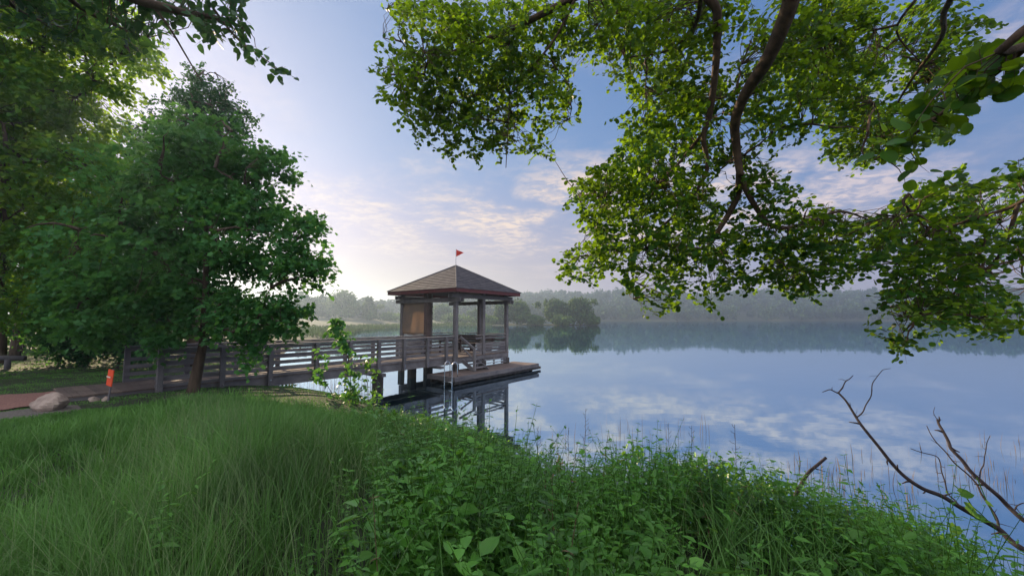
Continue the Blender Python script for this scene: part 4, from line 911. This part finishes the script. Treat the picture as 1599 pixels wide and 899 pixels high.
x, y, h, c_ = herb_spots(3600, -5.2, 6.2, 1.0, 11, lambda a, b2: herb_zone(a, b2)*(.2 + .8*(np.sin(a*1.9+b2*1.3) > .2)), .25, 1.1); herbs('broadleaf_undergrowth', x, y, h, .095, OVATE, M['leaf_herb'], 'broad leaved weeds and bramble among the nettles', 6, 1.25, tint=np.clip(.4 + c_*.6, 0, 1))
x, y, h, c_ = herb_spots(2600, -9, 0, 5, 15, lambda a, b2: (sstep(lake_sd(a, b2), 3.2, .6)), .35, .85); herbs('bank_undergrowth', x, y, h, .11, LANCE, M['leaf_herb'], 'green weeds on the bank beside the footbridge', 8, 1.4)
for lob, n_, lf, lab in (([(1120,765,4.7,.50,.50,.34), (1060,760,4.8,.36,.4,.26), (1200,785,4.5,.40,.4,.28), (1150,820,4.3,.45,.45,.3)], 420, .055, 'dense leafy bush rising at the shore right of the gap'),
    ([(660,688,7.0,.62,.6,.40), (745,708,6.6,.5,.5,.32), (590,668,7.7,.55,.5,.34), (700,740,6.2,.5,.5,.34), (600,730,6.6,.5,.5,.32), (810,735,6.2,.36,.4,.24)], 640, .062, 'leafy bush mound at the shore below the bathing deck'),
    ([(1400,850,3.8,.34,.34,.22), (1460,865,3.7,.26,.3,.18), (1330,835,4.0,.3,.3,.2)], 240, .05, 'low leafy bush by the water under the long bare branch'),
    ([(470,670,7.6,.5,.5,.3), (400,700,7.2,.38,.38,.28), (530,700,7.1,.4,.4,.26)], 260, .06, 'small bush mound in the tall grass before the bridge')):
    T = Tree(); LB = [(*P(a, b2, d), rx, ry, rz) for a, b2, d, rx, ry, rz in lob]; c0 = np.array(LB[0][:3]); c0[2] = H(c0[0], c0[1])
    T.limb([c0 - ZX*.1, c0 + ZX*.25], .012, .006, 6); tg, _ = lobes_points(LB, 26, .6); T.grow(tg, .008, .003, .1); tips, od = lobes_points(LB, n_, .5); T.twigs(tips, .0025, .8, .5); T.sprays(tips, 11, lf, .26, od*.8 + np.array([0, 0, .5]), .1, .6)
    T.build('shore_bush', c0, lab, 'bush', M['bark'], M['leaf_herb'], OVATE, 'bushes on the bank', 'stem', 'leaves', wid=1.1)
x, y, h, c_ = herb_spots(900, -5.2, 6.2, 1.0, 11, herb_zone, .5, 1.25); herbs('pale_undergrowth', x, y, h, .05, OVATE, M['leaf_bright'], 'young yellowish green weeds scattered through the thicket', 9, .9, tint=rng.random(len(x)))
x, y, h, c_ = herb_spots(420, -5.2, 6.2, 1.2, 11, herb_zone, .5, 1.2, .12); herbs('withered_undergrowth', x, y, h, .05, LANCE, M['reed_red'], 'withered brown stems and leaves standing in the thicket', 5, .7, droop=.8)
n = 120; tx, ty = rng.uniform(-4, 5.5, n), rng.uniform(1.3, 9, n); k = (lake_sd(tx, ty) > .05) & (rng.random(n) < herb_zone(tx, ty)) & (pnoise(np.stack([tx, ty, 0*tx], 1), 1.2, 40) > .5); tx, ty = tx[k], ty[k]
x = np.repeat(tx, 34) + rng.normal(size=len(tx)*34)*.035; y = np.repeat(ty, 34) + rng.normal(size=len(ty)*34)*.035; h = np.repeat(rng.uniform(.5, 1.05, len(tx)), 34)*rng.uniform(.6, 1.1, len(x)); h = np.minimum(h, top_limit(x, y) - H(x, y) + rng.exponential(.08, len(x))); k = h > .15
o = blade_mesh('grass_tussocks', x[k], y[k], h[k], np.full(k.sum(), .0075), M['grass'], .75); o['kind'] = 'stuff'; o['label'] = 'arching grass tussocks between the weeds'
# tall blades at the water's edge
n = 5000; x, y = rng.uniform(-8, 6, n), rng.uniform(2, 15, n); sd = lake_sd(x, y); k = (sd > -.25) & (sd < .8); x, y = x[k], y[k]; h = np.minimum(rng.uniform(.4, 1.1, len(x)), top_limit(x, y) - H(x, y) + np.minimum(rng.exponential(.14, len(x)), .4)); k = h > .2
o = blade_mesh('shore_grass', x[k], y[k], h[k], np.full(k.sum(), .009), M['grass'], .3); o['kind'] = 'stuff'; o['label'] = 'tall grass blades along the edge of the lake'
# thin dead reed stems standing in the shallows
def reeds(n, poly, h0, h1, wd):
    p = np.zeros((0, 2))
    while len(p) < n: q = rng.uniform(np.min(poly, 0), np.max(poly, 0), (n*3, 2)); p = np.vstack([p, q[in_poly(q, poly)]])
    p = p[:n]; dep = (p[:, 1] - HOR)/F; yy = ZC/dep; xx = (p[:, 0] - CX)/F*yy; k = lake_sd(xx, yy) < -.05; return xx[k], yy[k], rng.uniform(h0, h1, k.sum()), np.full(k.sum(), wd)
a = [reeds(90, [(1200,720),(1330,700),(1420,760),(1400,800),(1300,790),(1210,740)], .15, .5, .012), reeds(80, [(1380,690),(1599,670),(1599,760),(1480,770)], .15, .5, .01), reeds(60, [(830,660),(1100,660),(1100,690),(980,700),(860,720)], .3, .7, .008), reeds(160, [(430,600),(600,600),(600,622),(430,622)], .4, 1.0, .012)]
x, y, h, wd = (np.concatenate(q) for q in zip(*a)); o = blade_mesh('dead_reeds', x, y, h, wd, M['reed_red'], .12, z=np.full(len(x), -.1)); o['kind'] = 'stuff'; o['label'] = 'thin reddish reed stems standing in the shallow water'

# ------------------------------------------------------------------ individual plants and dead wood
def sapling(name, pts, d, n, leaf, label, cat='sapling', group=None, shape=OVATE, mat_='leaf_bright', r=.012, spread=.1, K=4, wid=1.1, foot=None):
    T = Tree(); p = [P(a, b2, d + (k*.02)) for k, (a, b2) in enumerate(pts)]; b0 = p[0].copy(); b0[2] = H(b0[0], b0[1]) if foot is None else foot; T.limb([b0 - ZX*.1] + p, r, .003, 6)
    q = T.nodes[rng.integers(1, len(T.nodes), n)] + rng.normal(size=(n, 3))*spread*np.array([1, 1, .7]); T.twigs(q, .002, 1); T.sprays(q, K, leaf, .18, None, .5, .5)
    return T.build(name, b0, label, cat, M['bark'], M[mat_], shape, group, 'stem', 'leaves', wid=wid)
sapling('sapling', [(548,612),(546,575),(540,545),(533,518),(524,498)], 11.0, 80, .15, 'tall nodding sapling rising in front of the footbridge railing', mat_='leaf_maple', spread=.13)
sapling('sapling', [(575,625),(574,600),(572,580),(576,560)], 10.8, 40, .105, 'short bright leafed sapling in front of the thick bridge pile', spread=.2, mat_='leaf_herb')
sapling('sapling', [(520,618),(505,590),(498,570),(495,550)], 11.2, 22, .15, 'small sapling with a dark leaf tuft left of the nodding sapling', mat_='leaf_maple', spread=.13)
sapling('sapling', [(555,625),(552,612),(556,598)], 10.9, 40, .10, 'low leafy sapling at the foot of the nodding sapling', mat_='leaf_herb', spread=.28)
sapling('shoot', [(165,770),(160,748),(163,738)], 4.6, 7, .10, 'pale green leafy shoot standing alone in the meadow grass', 'shoot', spread=.05, K=3)
sapling('shoot', [(955,735),(985,712),(1000,695)], 5.0, 16, .075, 'bright leafy shoot leaning over the lake at the gap in the thicket', 'shoot', spread=.08, mat_='leaf_herb')
for k_, (a, b2, d, hh_, lab) in enumerate([(912, 700, 7.2, 62, 'tallest dry branching stalk standing at the shore in front of the pink reflection'), (886, 705, 7.3, 38, 'short dry stalk just left of the tallest one at the shore'), (1042, 690, 6.2, 30, 'dry stalk at the shore left of the tall grass blades'), (1078, 690, 6.0, 26, 'dry stalk among the tall grass blades at the shore'), (838, 700, 8.2, 34, 'dry stalk at the shore below the bathing deck reflection'), (1145, 702, 5.4, 40, 'thin dry stalk above the bush right of the grass blades')]):
    b0 = P(a, b2, d); b0[2] = max(-.05, float(H(b0[0], b0[1]))); tp = P(a + 2, b2 - hh_, d); q = MB(); q.tube(arc(b0, tp, 0, 6, .006), np.linspace(.006, .0022, 6), 5)
    for f in np.linspace(.35, .97, 16):
        p0 = b0 + (tp - b0)*f; dr = norm(rng.normal(size=3)*np.array([1, 1, .2]) + np.array([0, 0, .7])); q.tube([p0, p0 + dr*.16*(1.15 - f), p0 + dr*.22*(1.15 - f) + np.array([0, 0, .02])], [.003, .002, .003], 4)
    tag(q.build('dry_stalk', M['deadwood'], None, origin=b0), lab, 'dry stalk', 'dry stalks along the shore')
for k_, (a, b2, d, lab) in enumerate([(885, 790, 4.1, 'tan seed head uppermost in the nettles at the gap'), (905, 830, 3.5, 'tall tan seed head standing deepest in the nettles'), (880, 838, 3.4, 'small tan seed head left of the tall one in the nettles'), (873, 745, 5.2, 'reddish tan seed head beside the water in the thicket gap')]):
    tp = P(a, b2 - 14, d); b0 = tp.copy(); b0[2] = float(H(b0[0], b0[1])); th = thing('seed_head', b0, lab, 'seed head', 'tan seed heads in the nettles'); MB().tube(arc(b0 - ZX*.05, tp, 0, 5, .01), np.linspace(.006, .003, 5), 5).build('stem', M['deadwood'], th)
    c = tp + rng.normal(size=(90, 3))*np.array([.020, .020, .055]); q = MB(); q.tube([tp - ZX*.17, tp - ZX*.08, tp, tp + ZX*.08, tp + ZX*.17], [.006, .020, .026, .020, .004], 6)
    for p in c: s_ = rng.uniform(.006, .013); q.tube([p, p + rng.normal(size=3)*.012, p + rng.normal(size=3)*.012 + ZX*.01], [s_*.6, s_, s_*.5], 5)
    q.build('panicle', M['seed'], th, True)
# bare branches reaching over the water at the right
def bare(name, base, lines, label):
    th = thing(name, base, label, 'dead branch', 'bare dead branches at the right'); q = MB(); T = Tree(); T.wood = q
    for pts, d0, d1, r0, r1 in lines:
        pp = [P(a, b2, d0 + (d1 - d0)*k/(len(pts)-1)) for k, (a, b2) in enumerate(pts)]; pp = [pp[0]] + [v_ for a_, b_ in zip(pp[:-1], pp[1:]) for v_ in ((a_ + b_)/2 + rng.normal(size=3)*.045*np.linalg.norm(b_ - a_), b_)]; r_ = T.limb(pp, r0, r1, 7)
        for p in r_[3:-2:4]:
            if rng.random() < .5: e = norm(rng.normal(size=3)); q.tube([p, p + e*.03, p + e*.06 + rng.normal(size=3)*.008], [r1*1.0, r1*.8, r1*.4], 4)
    q.build('branch', M['deadwood'], th, True); return th
b1 = P(1700, 905, 2.9)
bare('dead_branch', b1, [([(1700,905),(1599,858),(1560,826),(1500,792),(1440,762),(1390,720),(1350,670),(1330,640),(1308,612)], 2.9, 3.7, .022, .008), ([(1309,614),(1296,608),(1284,612)], 3.7, 3.75, .006, .003), ([(1310,612),(1320,596),(1332,586)], 3.7, 3.75, .006, .003),
     ([(1337,652),(1352,632),(1362,600),(1376,580),(1391,575)], 3.65, 3.85, .006, .002), ([(1500,792),(1480,770),(1470,735),(1462,712),(1422,700)], 3.2, 3.5, .006, .003), ([(1338,650),(1330,640),(1327,628)], 3.66, 3.6, .004, .002)], 'long bare branch with a forked crooked tip reaching out over the water')
b2_ = P(1720, 900, 3.0)
bare('dead_branch', b2_, [([(1720,900),(1660,850),(1599,812),(1560,775),(1515,735),(1485,700),(1472,672),(1464,655)], 3.0, 3.6, .020, .009), ([(1530,748),(1536,725),(1540,700),(1546,680)], 3.3, 3.4, .005, .002), ([(1560,826),(1545,790),(1525,755),(1490,722),(1462,690),(1447,664)], 3.2, 3.7, .009, .003), ([(1585,795),(1592,787),(1606,785)], 3.1, 3.15, .005, .003), ([(1464,655),(1458,645),(1460,635)], 3.6, 3.62, .003, .0015)], 'blunt ended bare branch at the right edge behind the long crooked one')
b3 = P(1238, 790, 3.9); bare('dead_branch', b3, [([(1238,790),(1250,758),(1265,735),(1290,714)], 3.9, 4.0, .020, .013), ([(1272,730),(1280,733),(1288,736)], 3.95, 4, .005, .002)], 'short broken branch stub sticking out of the nettles')
# climbing vine with big heart shaped leaves on the long branch
vi = thing('vine', P(1500, 800, 3.15), 'vine with large heart shaped leaves hanging on the long bare branch', 'vine')
q = MB(); q.tube([P(1560,830,3.1), P(1530,800,3.1), P(1518,790,3.12), P(1505,770,3.14), P(1490,757,3.2)], .004, 5); q.tube([P(1555,812,3.1), P(1540,780,3.12), P(1525,745,3.15)], .0035, 5); q.build('stem', M['leaf_bright'], vi)
for (a, b2, ang, s_) in ((1508,790,-.7,.115), (1492,820,-2.2,.09), (1522,806,.0,.07), (1500,770,.1,.085), (1540,784,-.4,.05), (1480,770,2.5,.03)):
    p = P(a, b2, 3.1); d_2 = np.array([[math.cos(ang), -.35, math.sin(ang)]]); v, f, k = leaf_arrays(p[None], d_2, np.array([[.2, -.7, .75]]), s_, HEART, .15, .2); np_mesh('leaf', v, f, M['leaf_bright'], vi, np.array([.7, .7]))
